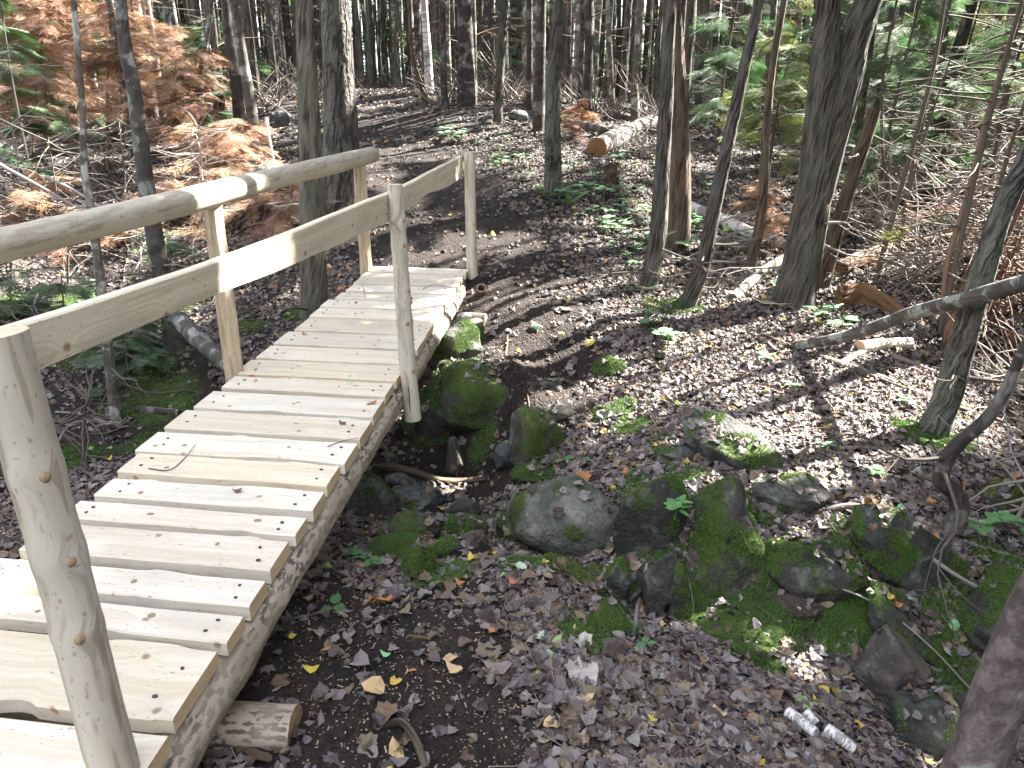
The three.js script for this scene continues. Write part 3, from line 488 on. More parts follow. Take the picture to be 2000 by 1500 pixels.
rock('stone', 'olive stone below the lichen-spotted brown stone', 900, 1032, 84, 42, { moss: 0.55, tone: BROWN, planes: 9, base: [900, 1050] });
rock('stone', 'long flat brown stone lying behind the mossy pyramid stone', 768, 1073, 120, 40, { moss: 0.3, tone: BROWN, planes: 9, roll: -0.12, base: [768, 1088] });
rock('stone', 'small mossy pyramid stone standing at the near gully edge', 818, 1102, 62, 84, { moss: 0.75, tone: DARK, base: [818, 1135], cuts: [[0.75, 0.45, 0.5, 0.45], [-0.75, 0.45, 0.5, 0.45], [0, 0.5, -0.8, 0.5], [0, -1, 0, 0.7], [0.1, 0.4, 0.9, 0.55]], roll: 0.15 });
rock('stone', 'low mossy stone right of the pyramid stone', 872, 1075, 76, 44, { moss: 0.65, tone: DARK, planes: 9, base: [872, 1090] });
rock('stone', 'brown mossy lump near the gully edge under thin twigs', 925, 1068, 60, 54, { moss: 0.45, tone: BROWN, planes: 10, base: [925, 1088] });
rock('stone', 'mossy hump left of the rounded grey boulder', 1005, 1035, 64, 70, { moss: 0.6, tone: DARK, planes: 8, base: [1005, 1062] });
rock('stone', 'upright dark brown stone in the hollow under the green boulder', 888, 900, 38, 78, { moss: 0.12, tone: BROWN, planes: 10, base: [888, 930], fuzz: 0 });
rock('stone', 'blue-grey stone leaning on the egg-shaped boulder', 992, 892, 44, 52, { moss: 0.1, tone: TEAL, planes: 11, base: [992, 915], fuzz: 0 });
rock('stone', 'small pale round stone in the shade under the bridge edge', 770, 893, 34, 32, { moss: 0.1, tone: [.3, .3, .29], base: [770, 905], fuzz: 0 });
rock('stone', 'small grey stone under the brown driftwood branch', 782, 938, 46, 26, { moss: 0.12, tone: GREY, planes: 10, base: [782, 948], fuzz: 0 });
rock('stone', 'dull mossy slab at the foot of the egg-shaped boulder', 1050, 925, 84, 42, { moss: 0.6, tone: DARK, planes: 9, base: [1050, 940] });
rock('stone_slab', 'mossy slab leaning right of the rounded grey boulder', 1268, 1015, 104, 170, { moss: 0.5, tone: DARK, planes: 9, roll: 0.35, base: [1262, 1075], deep: 0.6 });
rock('boulder', 'big pyramid boulder draped in dark green moss', 1428, 1045, 232, 256, { moss: 0.72, tone: [.16, .15, .13], base: [1428, 1140], cuts: [[0.82, 0.5, 0.28, 0.34], [-0.78, 0.42, 0.3, 0.38], [0.12, 0.28, 0.95, 0.42], [0, -1, 0, 0.8], [0.1, 0.4, -0.9, 0.4]], deep: 1.1, rough: 0.16 });
rock('boulder', 'low grey boulder with mossy rim behind the pyramid boulder', 1548, 968, 130, 76, { moss: 0.42, tone: [.33, .33, .3], planes: 11, roll: 0.35, base: [1548, 995] });
rock('boulder', 'elongated mossy boulder catching sun on the leafy slope', 1420, 868, 190, 92, { moss: 0.55, tone: GREY, roll: 0.5, rough: 0.12, base: [1415, 895], deep: 0.9 });
rock('boulder', 'broad tent-shaped dark slab with a mossy ridge on the right bank', 1770, 1080, 250, 150, { moss: 0.45, tone: [.13, .13, .115], roll: 0.6, base: [1765, 1150], cuts: [[0, 0.3, 0.95, 0.36], [0.1, 0.75, -0.6, 0.42], [-0.95, 0.1, 0.25, 0.72], [0.95, 0.3, 0.2, 0.8], [0, -1, 0.1, 0.55]], rough: 0.09, deep: 0.9 });
rock('boulder', 'overhanging dark mossy rock right of the pyramid boulder', 1592, 1112, 170, 104, { moss: 0.55, tone: DARK, planes: 9, roll: 0.35, base: [1590, 1150] });
rock('stone', 'brown underside rock in the cavity below the overhang', 1560, 1178, 100, 40, { moss: 0.1, tone: BROWN, planes: 10, base: [1560, 1195], fuzz: 0 });
rock('stone_block', 'clean brown-grey angular block without moss in the lower gully', 1742, 1325, 150, 170, { moss: 0.02, tone: [.3, .255, .215], base: [1742, 1385], roll: -0.25, cuts: [[0.35, 0.25, 0.9, 0.6], [-0.9, 0.1, 0.45, 0.55], [-0.35, 0.9, 0.2, 0.62], [0.75, 0.6, 0.1, 0.62], [0.9, -0.3, 0.2, 0.7], [0, -1, 0, 0.8], [0, 0.2, -1, 0.6]], rough: 0.05, fuzz: 0, deep: 1 });
rock('boulder', 'rounded mossy boulder at the foot of the leaning near trunk', 1822, 1435, 170, 170, { moss: 0.42, tone: [.2, .21, .18], planes: 9, base: [1822, 1480] });
rock('stone_slab', 'short mossy upright slab at the left end of the slab row', 1208, 1142, 52, 90, { moss: 0.5, tone: DARK, planes: 8, roll: 0.2, base: [1208, 1180], deep: 0.6 });
rock('stone_slab', 'narrow grey upright slab with lichen in the slab row', 1236, 1150, 34, 76, { moss: 0.3, tone: GREY, planes: 9, roll: 0.1, base: [1236, 1185], deep: 0.6 });
rock('stone_slab', 'tall grey-green upright slab with a dead stick before it', 1288, 1148, 66, 140, { moss: 0.28, tone: [.2, .2, .18], planes: 9, roll: 0.25, base: [1288, 1210], deep: 0.5 });
rock('stone_slab', 'pointed mossy slab beside the pyramid boulder', 1328, 1160, 44, 130, { moss: 0.5, tone: [.17, .18, .14], planes: 9, roll: -0.05, base: [1328, 1215], deep: 0.6 });
rock('stone', 'small mossy grey rock on the slope before the sunlit boulder', 1330, 890, 66, 34, { moss: 0.5, tone: GREY, base: [1330, 900] });
rock('stone', 'pale half-buried stone in the bare soil bank', 1092, 806, 44, 28, { moss: 0.03, tone: [.3, .27, .23], planes: 9, base: [1092, 816], fuzz: 0 });
rock('stone', 'flat yellowish stone at the top of the bare soil step', 1078, 752, 46, 22, { moss: 0.15, tone: [.33, .3, .22], base: [1078, 758], fuzz: 0 });
rock('boulder', 'mossy rock behind the leaning near trunk', 1965, 1215, 130, 190, { moss: 0.6, tone: DARK, planes: 9, roll: -0.3, base: [1960, 1290] });
rock('boulder', 'long mossy ledge running down behind the brown-grey block', 1790, 1245, 260, 84, { moss: 0.62, tone: [.16, .17, .12], roll: 0.72, base: [1790, 1270], deep: 0.7 });
rock('stone', 'yellow-green mossy hump at the edge of the thicket', 1975, 975, 100, 70, { moss: 0.7, tone: DARK, base: [1975, 1000], bright: 1, mossTone: [0.12, 0.14, 0.02] });
rock('stone_slab', 'flat grey-brown flagstone in front of the angular block', 1712, 1398, 96, 34, { moss: 0.06, tone: [.3, .27, .25], planes: 10, roll: 0.5, base: [1712, 1405], fuzz: 0 });
rock('stone', 'low mossy kerb-like rock rimming the near bank', 1140, 1135, 150, 44, { moss: 0.9, tone: DARK, roll: 0.55, base: [1140, 1150], bright: 1, deep: 0.7 });
rock('stone', 'mossy rim stone where the near bank drops to the slabs', 1198, 1215, 90, 56, { moss: 0.9, tone: DARK, roll: 1.0, base: [1198, 1235], deep: 0.7 });
rock('stone', 'bright mossy shelf stone catching sun below the pyramid boulder', 1430, 1228, 160, 56, { moss: 0.95, tone: DARK, roll: 0.15, base: [1430, 1250], deep: 0.8 });
rock('stone', 'narrow mossy stone at the foot of the sunny mossy shelf', 1485, 1290, 110, 40, { moss: 0.85, tone: DARK, roll: 0.6, base: [1485, 1300], deep: 0.7 });
rock('stone', 'mossy dark corner stone in the bare bank near the leaf slope', 1195, 715, 46, 40, { moss: 0.8, tone: DARK, base: [1195, 728] });
rock('stone', 'pale grey stone in the dead brush beyond the bridge rail', 335, 470, 60, 40, { moss: 0.1, tone: [.4, .4, .42], base: [335, 480], fuzz: 0 });
rock('boulder', 'pale rock under the tree left of the far path', 545, 232, 34, 36, { moss: 0.15, tone: [.5, .5, .5], planes: 9, base: [540, 280], fuzz: 0 });
rock('stone', 'white-spotted stone on the path edge by the slim centre trunk', 1012, 228, 34, 20, { moss: 0.05, tone: [.5, .5, .5], planes: 9, base: [1012, 236], fuzz: 0 });

// ---------------------------------------------------------------- trees
function trunkGeo(pts, r0, r1, o = {}) {
  const len = new THREE.CatmullRomCurve3(pts).getLength();
  return limb(pts, (t) => mix(r0, r1, t) * (1 + (o.flare ?? 0.45) * Math.exp(-t * len / 0.22)), { seg: o.seg ?? Math.round(clamp(len * 9, 20, 120)), sides: o.sides ?? 22, bump: o.bump ?? 0.12, bumpF: o.bumpF ?? len * 1.4, ridge: o.ridge ?? 0.35, ridges: o.ridges ?? 5, s0: o.s0 ?? rr(0, 9), uScale: o.uv ?? 1, vScale: o.uv ?? 1 });
}
function twigs(parent, n, path, r, m, o = {}) {
  const curve = new THREE.CatmullRomCurve3(path), L = curve.getLength();
  for (let i = 0; i < n; i++) {
    const t = clamp(rr(o.from ?? 0.8, o.to ?? 3.6) / L, 0, 0.97), p = curve.getPoint(t), a = rr(0, 6.28), l = rr(0.25, 0.95) * (o.len ?? 1), dr = rr(-0.5, 0.25), R = r * 0.9;
    const q = p.clone().add(V3(Math.cos(a) * R, 0, Math.sin(a) * R)), e = q.clone().add(V3(Math.cos(a) * l, l * dr, Math.sin(a) * l)), pts = crooked(q, e, 3, 0.09);
    const gs = [limb(pts, taper(rr(0.006, 0.013), 0.002), { seg: 7, sides: 5, caps: false })];
    for (let k = 0; k < 3; k++) { const s = pts[1 + (k % 2)].clone(), e2 = s.clone().add(V3(Math.cos(a + rr(-1, 1)), rr(-0.5, 0.4), Math.sin(a + rr(-1, 1))).multiplyScalar(l * rr(0.2, 0.5))); gs.push(limb(crooked(s, e2, 2, 0.1), taper(0.004, 0.0015), { seg: 4, sides: 4, caps: false })); }
    part('branch', mergeGeometries(gs), m, parent);
  }
}
function crown(parent, origin, base, top, from, R, n, m, size = 0.9, geo = SPRAY, more = []) {
  const mats = [], cols = [];
  for (let i = 0; i < n + more.length; i++) {
    const k = rnd(), h = mix(from, top.y, k), a = rr(0, 6.28), rad = R * (0.25 + 0.75 * Math.sqrt(rnd())) * (1.05 - 0.75 * k), ax = base.clone().lerp(top, clamp((h - base.y) / (top.y - base.y)));
    const p = i < n ? V3(ax.x + Math.cos(a) * rad, h - rad * 0.18, ax.z + Math.sin(a) * rad) : more[i - n].clone(), s = size * rr(0.6, 1.15);
    const qq = Q().setFromEuler(new THREE.Euler(rr(-0.35, 0.35), -a + rr(-0.7, 0.7), rr(-0.5, 0.15), 'YXZ'));
    if (inGap(p.clone().add(V3(s * 0.5, 0, 0).applyQuaternion(qq)), s * 1.3)) continue;
    mats.push(mtx(p.sub(origin), qq, s));
    const g = rr(0.7, 1.35); cols.push(new THREE.Color(g * rr(0.85, 1.2), g, g * rr(0.7, 1)));
  }
  if (mats.length) instanced('crown', geo, m, mats, cols, parent, 'stuff');
}
// px: pixels from base upwards; the first meets the ground (or stands at distance d)
function tree(name, label, px, dia, m, o = {}) {
  reseed(px[0][0] * 3 + px[0][1]);
  let b = o.d ? atD(px[0][0], px[0][1], o.d) : hit(px[0][0], px[0][1]); const d = -b.z;
  let pts = px.map(([x, y, dd]) => atD(x, y, d + (dd || 0)));
  if (o.d) { const g = pts[0].clone(); g.y = height(g.x, g.z); pts.unshift(g); }
  b = pts[0].clone(); pts.unshift(b.clone().add(V3(0, -0.25, 0)));
  const e = pts[pts.length - 1], f = pts[pts.length - 2], H = o.top ?? 11, dir = e.clone().sub(f).normalize();
  if (!o.snag && e.y < H) { dir.x *= 0.6; dir.z *= 0.6; const k = (H - e.y) / dir.y; pts.push(e.clone().addScaledVector(dir, k * 0.45), e.clone().addScaledVector(dir, k)); }
  const t = thing(name, label, 'tree', b, o.group), rel = pts.map((p) => p.clone().sub(b));
  part('trunk', trunkGeo(rel, dia / 2, (o.snag ? dia * 0.36 : dia * 0.14), { flare: o.flare, sides: dia > 0.2 ? 26 : 16, ...o.geo }), m, t);
  if (o.twigs !== 0) twigs(t, o.twigs ?? 6, rel, dia * 0.45, o.twigM || M.twig, o.tw);
  const top = pts[pts.length - 1];
  if (!o.snag) crown(t, b, b, top, o.from ?? 4.2, o.R ?? 1.9, o.n ?? 90, M.canopy, 0.95);
  if (o.moss) {
    const mats = [], cols = [], curve = new THREE.CatmullRomCurve3(rel), L = curve.getLength();
    for (let i = 0; i < o.moss; i++) { const hgt = 0.25 + Math.abs(rr(-1, 1) * rr(0, 1)) * (o.mossH ?? 0.5), a = rr(0, 6.28), c = curve.getPoint(hgt / L), rad = dia / 2 * (1 + 0.45 * Math.exp(-hgt / 0.22)) * 1.0, n = V3(Math.cos(a), 0.2, Math.sin(a)).normalize(); if (fbm(a * 1.2, hgt * 5, dia, 3) < -0.05) continue; mats.push(mtx(c.addScaledVector(n, rad), Q().setFromUnitVectors(Y, n), rr(0.009, 0.018))); const g = rr(0.6, 1.3); cols.push(new THREE.Color(g, g, g)); }
    instanced('moss', tuft, M.moss, mats, cols, t, 'stuff');
  }
  return t;
}
tree('maple_tree', 'grey lichen-spotted trunk behind the left handrail with a mossy foot', [[345, 678], [320, 560], [300, 450], [280, 320], [262, 180], [245, 90], [235, 0]], 0.19, M.grey, { moss: 900, twigs: 4 });
tree('birch_tree', 'thin pale birch stem standing in the gully left of the bridge', [[228, 828], [212, 690], [205, 620], [190, 500], [180, 420], [165, 330], [160, 200]], 0.095, M.paleBark, { twigs: 5, n: 30, R: 1.2, flare: 0.2 });
tree('maple_tree', 'straight grey-brown trunk with moss and pale lichen beside the bridge', [[614, 614], [612, 500], [606, 300], [600, 150], [594, 0]], 0.29, mat(T.cedar, { bumpScale: 0.015, color: new THREE.Color(1.35, 1.35, 1.25) }), { moss: 500, mossH: 1.2, twigs: 2 });
tree('cedar_tree', 'thick furrowed dark trunk close behind the far end of the handrail', [[668, 430], [668, 330], [664, 200], [655, 0]], 0.6, M.furrow, { d: 9, twigs: 2, n: 130 });
tree('maple_tree', 'leaning slim trunk above the brown dead brush', [[505, 330], [490, 210], [472, 100], [455, 0]], 0.23, M.grey, { twigs: 5, d: 11.8 });
tree('maple_tree', 'crooked thin grey stem among green sprays left of the slim leaning trunk', [[392, 230], [392, 150], [404, 70], [412, 0]], 0.14, M.grey, { twigs: 4, d: 13 });
tree('fir_tree', 'dark split trunk in the brush left of the leaning slim trunk', [[470, 260], [460, 150], [445, 60], [440, 0]], 0.24, M.darkBark, { twigs: 4, d: 12.5 });
tree('spruce_tree', 'big dark trunk with flared roots at the top of the path', [[912, 203], [910, 120], [906, 0]], 0.42, M.darkBark, { flare: 0.9, twigs: 4, n: 120 });
tree('cedar_tree', 'slim dark trunk right of the big trunk at the path top', [[972, 240], [978, 120], [985, 0]], 0.2, M.cedar, { twigs: 8 });
tree('cedar_tree', 'ridged trunk with ferns at its foot in the centre of the view', [[1080, 378], [1080, 290], [1080, 190], [1086, 80], [1092, 0]], 0.25, M.furrow, { flare: 0.25, twigs: 5 });
tree('cedar_tree', 'dark trunk half hidden behind the ridged centre trunk', [[1052, 250], [1055, 120], [1058, 0]], 0.26, M.darkBark, { twigs: 5, d: 13 });
tree('cedar_tree', 'front trunk of the cedar pair with a sunlit right edge', [[1266, 565], [1283, 470], [1292, 350], [1302, 180], [1310, 0]], 0.2, M.cedar, { twigs: 9, moss: 250, flare: 0.5 });
tree('cedar_tree', 'thicker brown trunk behind the sunlit cedar', [[1320, 482], [1324, 350], [1322, 200], [1312, 0]], 0.34, M.brownBark, { twigs: 6 });
tree('cedar_tree', 'leaning cedar with a curved foot and bare roots', [[1345, 592], [1372, 520], [1392, 420], [1420, 290], [1450, 150], [1482, 0]], 0.17, M.cedar, { twigs: 9, moss: 120, flare: 0.8 });
tree('cedar_tree', 'thin wavy stem left of the forked trunk', [[1466, 522], [1484, 440], [1492, 350], [1498, 240], [1510, 120], [1532, 0]], 0.12, M.brownBark, { twigs: 7, twigM: M.twigPale });
const fork = tree('cedar_tree', 'forked thick grey trunk leaning right in the sun', [[1550, 592], [1572, 480], [1592, 350], [1606, 200], [1614, 90], [1618, 0]], 0.4, M.cedar, { twigs: 7, twigM: M.twigPale, flare: 0.35, n: 120 });
{ const d = -fork.position.z, p = [[1572, 480], [1604, 340], [1646, 180], [1676, 60], [1696, 0]].map(([x, y]) => atD(x, y, d).sub(fork.position)); const e = p[4].clone().sub(p[3]).normalize(); p.push(p[4].clone().addScaledVector(e, 6)); part('second_stem', limb(p, (t) => 0.155 * Math.min(1, 0.3 + t * 5) * (1 - 0.4 * t), { seg: 90, sides: 22, bump: 0.12, bumpF: 9 }), M.cedar, fork); }
tree('snag', 'broken dead snag with a ragged top right of the forked trunk', [[1606, 562], [1635, 450], [1664, 350], [1690, 270], [1708, 215]], 0.15, M.brownBark, { snag: 1, twigs: 5, flare: 0.2, tw: { from: .4, to: 1.6 } });
tree('maple_tree', 'rough leaning trunk with a mossy foot on the right bank', [[1822, 845], [1852, 770], [1884, 660], [1918, 540], [1955, 420], [2010, 300], [2060, 180]], 0.21, M.furrow, { moss: 900, mossH: 0.4, flare: 0.6, twigs: 3, n: 70 });
tree('cedar_tree', 'reddish-brown trunk right behind the rough leaning trunk', [[1878, 620], [1930, 500], [1985, 380], [2040, 260]], 0.26, M.redBark, { twigs: 3, d: 6.2, n: 60 });
tree('sapling', 'snaking bent sapling stem rising from the right bank', [[1858, 1042], [1874, 992], [1866, 962], [1838, 940], [1845, 905], [1876, 862], [1930, 815], [1965, 760], [1995, 690], [2040, 600]], 0.105, M.darkBark, { twigs: 2, flare: 0.15, n: 20, geo: { seg: 120, bump: 0.2 }, top: 5 });
tree('maple_tree', 'lichen-spotted purple-brown trunk leaning across the near right corner', [[1885, 1560, 0], [1918, 1460, 0.02], [1965, 1320, 0.03], [2020, 1180, 0], [2080, 1050, -.05]], 0.24, mat(T.spot, { bumpScale: 0.008 }), { twigs: 0, flare: 0.1, n: 40, geo: { seg: 120, sides: 40, bumpF: 6, bump: 0.06, uv: 1 } });
tree('cedar_tree', 'dark leaning trunk behind the green sprays at the upper right', [[1808, 330], [1838, 230], [1868, 110], [1900, 0]], 0.24, M.darkBark, { twigs: 4, d: 9.5 });
tree('sapling', 'thin dark stem leaning right before the thicket', [[1708, 560], [1745, 420], [1790, 260], [1825, 120], [1845, 0]], 0.06, M.twig, { twigs: 5, flare: 0.1, n: 20 });
tree('sapling', 'arching thin dark sapling between the forked trunk and the sprays', [[1760, 470], [1735, 380], [1722, 260], [1728, 120], [1748, 20]], 0.05, M.twig, { twigs: 4, flare: 0.1, n: 16 });
tree('sapling', 'brown bare stem rising out of the thicket', [[1840, 640], [1850, 520], [1890, 380], [1930, 220], [1985, 40]], 0.065, M.twigBrown, { twigs: 6, twigM: M.twigPale, flare: 0.1, n: 16 });
tree('birch_tree', 'white birch trunk catching sun behind the path top', [[838, 165], [834, 90], [828, 0]], 0.26, M.birch, { d: 18, twigs: 2 });
tree('birch_tree', 'pale sunlit trunk left of the big dark trunk', [[865, 180], [868, 80], [872, 0]], 0.16, M.birch, { d: 20, twigs: 3 });
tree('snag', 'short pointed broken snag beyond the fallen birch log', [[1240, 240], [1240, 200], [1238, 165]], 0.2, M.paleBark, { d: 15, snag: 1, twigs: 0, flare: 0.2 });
tree('cedar_tree', 'leaning stub trunk beside the path top', [[832, 205], [822, 160], [806, 100], [800, 0]], 0.18, M.brownBark, { d: 15.5, twigs: 5 });
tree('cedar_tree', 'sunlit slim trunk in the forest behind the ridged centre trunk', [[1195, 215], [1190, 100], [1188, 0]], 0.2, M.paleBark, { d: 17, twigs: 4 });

// forest behind and around: a few trunks built once and cloned
{
  reseed(77);
  const protos = [];
  for (let i = 0; i < 6; i++) {
    const g = new THREE.Group(), lean = V3(rr(-0.7, 0.7), 12, rr(-0.5, 0.5)), pts = [V3(0, -0.3, 0), V3(rr(-.05, .05), 1.5, rr(-.05, .05)), lean.clone().multiplyScalar(0.35).add(V3(rr(-.15, .15), 0, 0)), lean.clone().multiplyScalar(0.65), lean];
    part('trunk', trunkGeo(pts, 0.1, 0.03, { sides: 9, seg: 24, ridge: 0.2, bump: 0.1 }), [M.cedar, M.darkBark, M.grey, M.darkBark, M.paleBark, M.cedar][i], g);
    const gs = []; for (let k = 0; k < 22; k++) { const h = rr(0.8, 7), a = rr(0, 6.28), l = rr(0.3, 1.2), p = lean.clone().multiplyScalar(h / 12), e = p.clone().add(V3(Math.cos(a) * l, l * rr(-0.5, 0.3), Math.sin(a) * l)); gs.push(limb(crooked(p, e, 2, 0.1), taper(0.012, 0.003), { seg: 4, sides: 4, caps: false })); }
    part('branches', mergeGeometries(gs), i % 2 ? M.twig : M.twigBrown, g, 'stuff');
    const cs = []; for (let k = 0; k < 24; k++) { const h = 4.8 + 7 * rnd() ** 0.8, a = Math.floor(rr(0, 7)) * 0.9 + rr(-0.3, 0.3), rad = rr(0.2, 1.5) * (1.25 - h / 14), s = SPRAY.clone(), q = lean.clone().multiplyScalar(h / 12); s.scale(1, 1, 1); s.rotateZ(rr(-0.5, 0.1)); s.rotateY(-a + rr(-0.6, 0.6)); s.translate(q.x + Math.cos(a) * rad, h - rad * 0.2, q.z + Math.sin(a) * rad); cs.push(s); }
    part('crown', mergeGeometries(cs), M.canopy, g, 'stuff');
    protos.push(g);
  }
  const spots = []; let tries = 0;
  while (spots.length < 285 && tries++ < 9000) {
    const d = 14 + 22 * Math.pow(rnd(), 0.85), x = rr(-0.74, 0.74) * d, p = V3(x, 0, -d);
    if (Math.abs(x + 2.4 + (d - 15) * 0.15) < 1.0 && d < 24) continue;          // the path
    if (spots.some((q) => q.distanceTo(p) < 0.7)) continue;
    spots.push(p);
  }
  const extra = [];
  for (let i = 0; i < 60; i++) { const d = rr(8.5, 14), s = rnd() < 0.55 ? 1 : -1, x = s * rr(s > 0 ? 0.42 : 0.4, 0.8) * d; if (s < 0 && rnd() < 0.5) continue; const p = V3(x, 0, -d); if (s < 0 && d < 11) continue; if ([...extra, ...spots].some((q) => q.distanceTo(p) < 1.3)) continue; extra.push(p); }
  const KIND = ['brown', 'dark', 'grey', 'dark', 'pale', 'brown'];
  const put = (p, i, label, group, sc, group2) => {
    const k = Math.floor(rnd() * 6), o = protos[k].clone(); o.name = numbered('forest_tree'); p.y = height(p.x, p.z); o.position.copy(p); o.rotation.y = rr(0, 6.28);
    o.scale.set(sc, rr(0.9, 1.15), sc); if (group2) { o.remove(o.children[2]); crown(o, p, p, p.clone().add(V3(0, 12, 0)), p.y + 4.8, 1.5, 26, M.canopy, 1); const cr = o.children[2]; if (cr) { cr.scale.set(1 / o.scale.x, 1 / o.scale.y, 1 / o.scale.z); cr.quaternion.copy(o.quaternion).invert(); } }
    o.userData = { label: label(KIND[k]), category: 'tree', group: group(KIND[k]) }; scene.add(o);
  };
  const where = (p) => { const k = p.x / -p.z; return k < -0.35 ? 'far left' : k < -0.12 ? 'left of the path top' : k < 0.08 ? 'behind the path top' : k < 0.3 ? 'behind the birch log' : 'behind the right thicket'; }, far2 = (p) => (p.z < -27 ? 'deepest' : p.z < -20 ? 'deep' : 'nearer');
  spots.forEach((p, i) => put(p, i, (c) => `slim ${c} trunk in the ${far2(p)} forest ${where(p)}`, (c) => `slim ${c} trunks in the ${far2(p)} forest ${where(p)}`, rr(0.45, 1.35), true));
  extra.forEach((p, i) => put(p, i, (c) => (p.x > 0 ? `slim ${c} tree growing in the thicket on the right slope` : `slim ${c} tree growing behind the rusty brush on the left`), (c) => (p.x > 0 ? `slim ${c} trees of the right thicket` : `slim ${c} trees of the left brush`), rr(0.5, 1.0), true));
  // trees to the right, whose crowns shade the bridge and the gully
  const shade = []; tries = 0;
  while (shade.length < 44 && tries++ < 20000) { const p = V3(rr(4.2, 20), 0, rr(3, -19)); if (p.x < -p.z * 0.76 + 1.6) continue; if (shade.some((q) => q.distanceTo(p) < 1.75)) continue; if (LIT.some(([c, r]) => { if (r < 0.18 || c.z < -9) return false; const k = ((p.x - c.x) * SUN.x + (p.z - c.z) * SUN.z) / (SUN.x ** 2 + SUN.z ** 2); return k > 0 && k < 19 && Math.hypot(c.x + SUN.x * k - p.x, c.z + SUN.z * k - p.z) < 0.3 + r * 0.6; })) continue; shade.push(p); }
  const fill = shade.map(() => []);
  for (let i = 0; i < 7500; i++) {
    const G = (i % 5 === 4 ? V3(rr(-6, -2.3), -0.2, rr(-4, -8)) : i % 3 ? V3(rr(-0.9, 2.8), -0.4, rr(-1, -5)) : V3(rr(-2.1, -0.5), 0, rr(-1, -6.8))), P = G.addScaledVector(SUN, rr(6.5, 17.5)); if (P.y > 12 || P.y < 4) continue;
    let best = -1, bd = 3.6; shade.forEach((p, k) => { const d = Math.hypot(p.x - P.x, p.z - P.z); if (d < bd) { bd = d; best = k; } }); if (best >= 0) fill[best].push(P);
  }
  shade.forEach((p, si) => {
    p.y = height(p.x, p.z); const t = thing('shade_tree', 'tall leafy tree beyond the right edge casting dappled shade', 'tree', p, 'tall shade trees along the right'), top = V3(rr(-.5, .5), 12.5, rr(-.5, .5));
    part('trunk', trunkGeo([V3(0, -0.3, 0), V3(0, 3, 0), top.clone().multiplyScalar(0.6), top], 0.13, 0.04, { sides: 10, seg: 20 }), M.cedar, t);
    crown(t, p, p, p.clone().add(top), 3.4 + p.y, 2.3, 120, M.canopy, 1.0, rnd() < 0.5 ? BROAD : SPRAY, fill[si]);
  });
  // the forest around and behind the camera, which shuts out the low sky there
  { const mats = [], cols = []; for (let i = 0; i < 5000; i++) { const a = rr(0.85, 5.35), az = a * 180 / Math.PI, d = rr(6.5, 22), x = Math.sin(a) * d, z = 1 - Math.cos(a) * d; if (az < 92) continue; mats.push(mtx(V3(x, -0.6 + 7 * rnd(), z), Q().setFromEuler(new THREE.Euler(rr(-0.5, 0.5), rr(0, 6.28), rr(-0.6, 0.2), 'YXZ')), rr(0.9, 1.7))); const g = rr(0.6, 1.3); cols.push(new THREE.Color(g, g, g * 0.8)); }
    const o = instanced('surrounding_forest', SPRAY, M.canopy, mats, cols, scene, 'stuff'); o.userData.label = 'leafy forest standing around the near bank'; o.userData.category = 'forest'; }
  // the forest beyond, one mass
  const mats = [], cols = [];
  for (let i = 0; i < 6000; i++) { const a = rr(-0.95, 0.95), d = rr(36, 60), x = Math.sin(a) * d, z = -Math.cos(a) * d, y = 1.5 + 10 * rnd() * rnd(); mats.push(mtx(V3(x, y, z), Q().setFromEuler(new THREE.Euler(rr(-0.5, 0.5), rr(0, 6.28), rr(-0.6, 0.2), 'YXZ')), rr(0.9, 1.9))); const g = rr(0.6, 1.3); cols.push(new THREE.Color(g, g, g * 0.8)); }
  const dt = [], dc = [], tG = limb([V3(0, -.3, 0), V3(0.1, 4, 0), V3(0, 8, 0.1), V3(0.1, 13, 0)], taper(0.1, 0.06), { seg: 8, sides: 6, bump: 0.1 });
  for (let i = 0; i < 1300; i++) { const d = rr(25, 56), x = rr(-0.75, 0.75) * d, sc = rr(0.3, 0.95); dt.push(mtx(ground(x, -d), Q().setFromEuler(new THREE.Euler(rr(-.05, .05), rr(0, 6.28), rr(-.05, .05))), V3(sc, 1, sc))); const g = rr(0.7, 2.4); dc.push(new THREE.Color(g, g, g)); }
  const dtr = instanced('distant_trunks', tG, M.cedar, dt, dc, scene, 'stuff'); dtr.userData.label = 'dense wall of distant trunks at the back of the forest'; dtr.userData.category = 'forest';
  const under = [], uc = [];
  for (let i = 0; i < 9000; i++) { const d = 15 + 25 * rnd(), x = rr(-0.8, 0.8) * d; if (Math.abs(x + 2.4 + (d - 15) * 0.15) < 1.2 && d < 22) continue; const cl = noise3(x * 0.35, 3, d * 0.35); if (cl < (x > 4 ? -0.05 : 0.35)) continue; const p = ground(x, -d); p.y += 0.2 + (1.2 + 3 * Math.max(0, cl)) * rnd(); under.push(mtx(p, Q().setFromEuler(new THREE.Euler(rr(-0.5, 0.5), rr(0, 6.28), rr(-0.6, 0.3), 'YXZ')), rr(0.35, 0.9))); const q = rnd(), g = rr(0.7, 1.5); uc.push(q < 0.2 ? new THREE.Color(3.6 * g, 1.5 * g, 1.6 * g) : new THREE.Color(g, g, g * 0.8)); }
  const ug = instanced('undergrowth', FINE, M.needles, under, uc, scene, 'stuff'); ug.userData.label = 'low green undergrowth between the trunks of the far forest'; ug.userData.category = 'undergrowth';
  const bt = []; for (let k = 0; k < 26; k++) { const a = rr(0, 6.28), l = rr(0.4, 1.2), e = V3(Math.cos(a) * l * 0.7, l * rr(0.15, 1), Math.sin(a) * l * 0.7); bt.push(limb(crooked(V3(rr(-.2, .2), 0, rr(-.2, .2)), e, 2, 0.12), taper(0.011, 0.004), { seg: 4, sides: 3, caps: false })); }
  const brushG = mergeGeometries(bt), bm = [], bc = [];
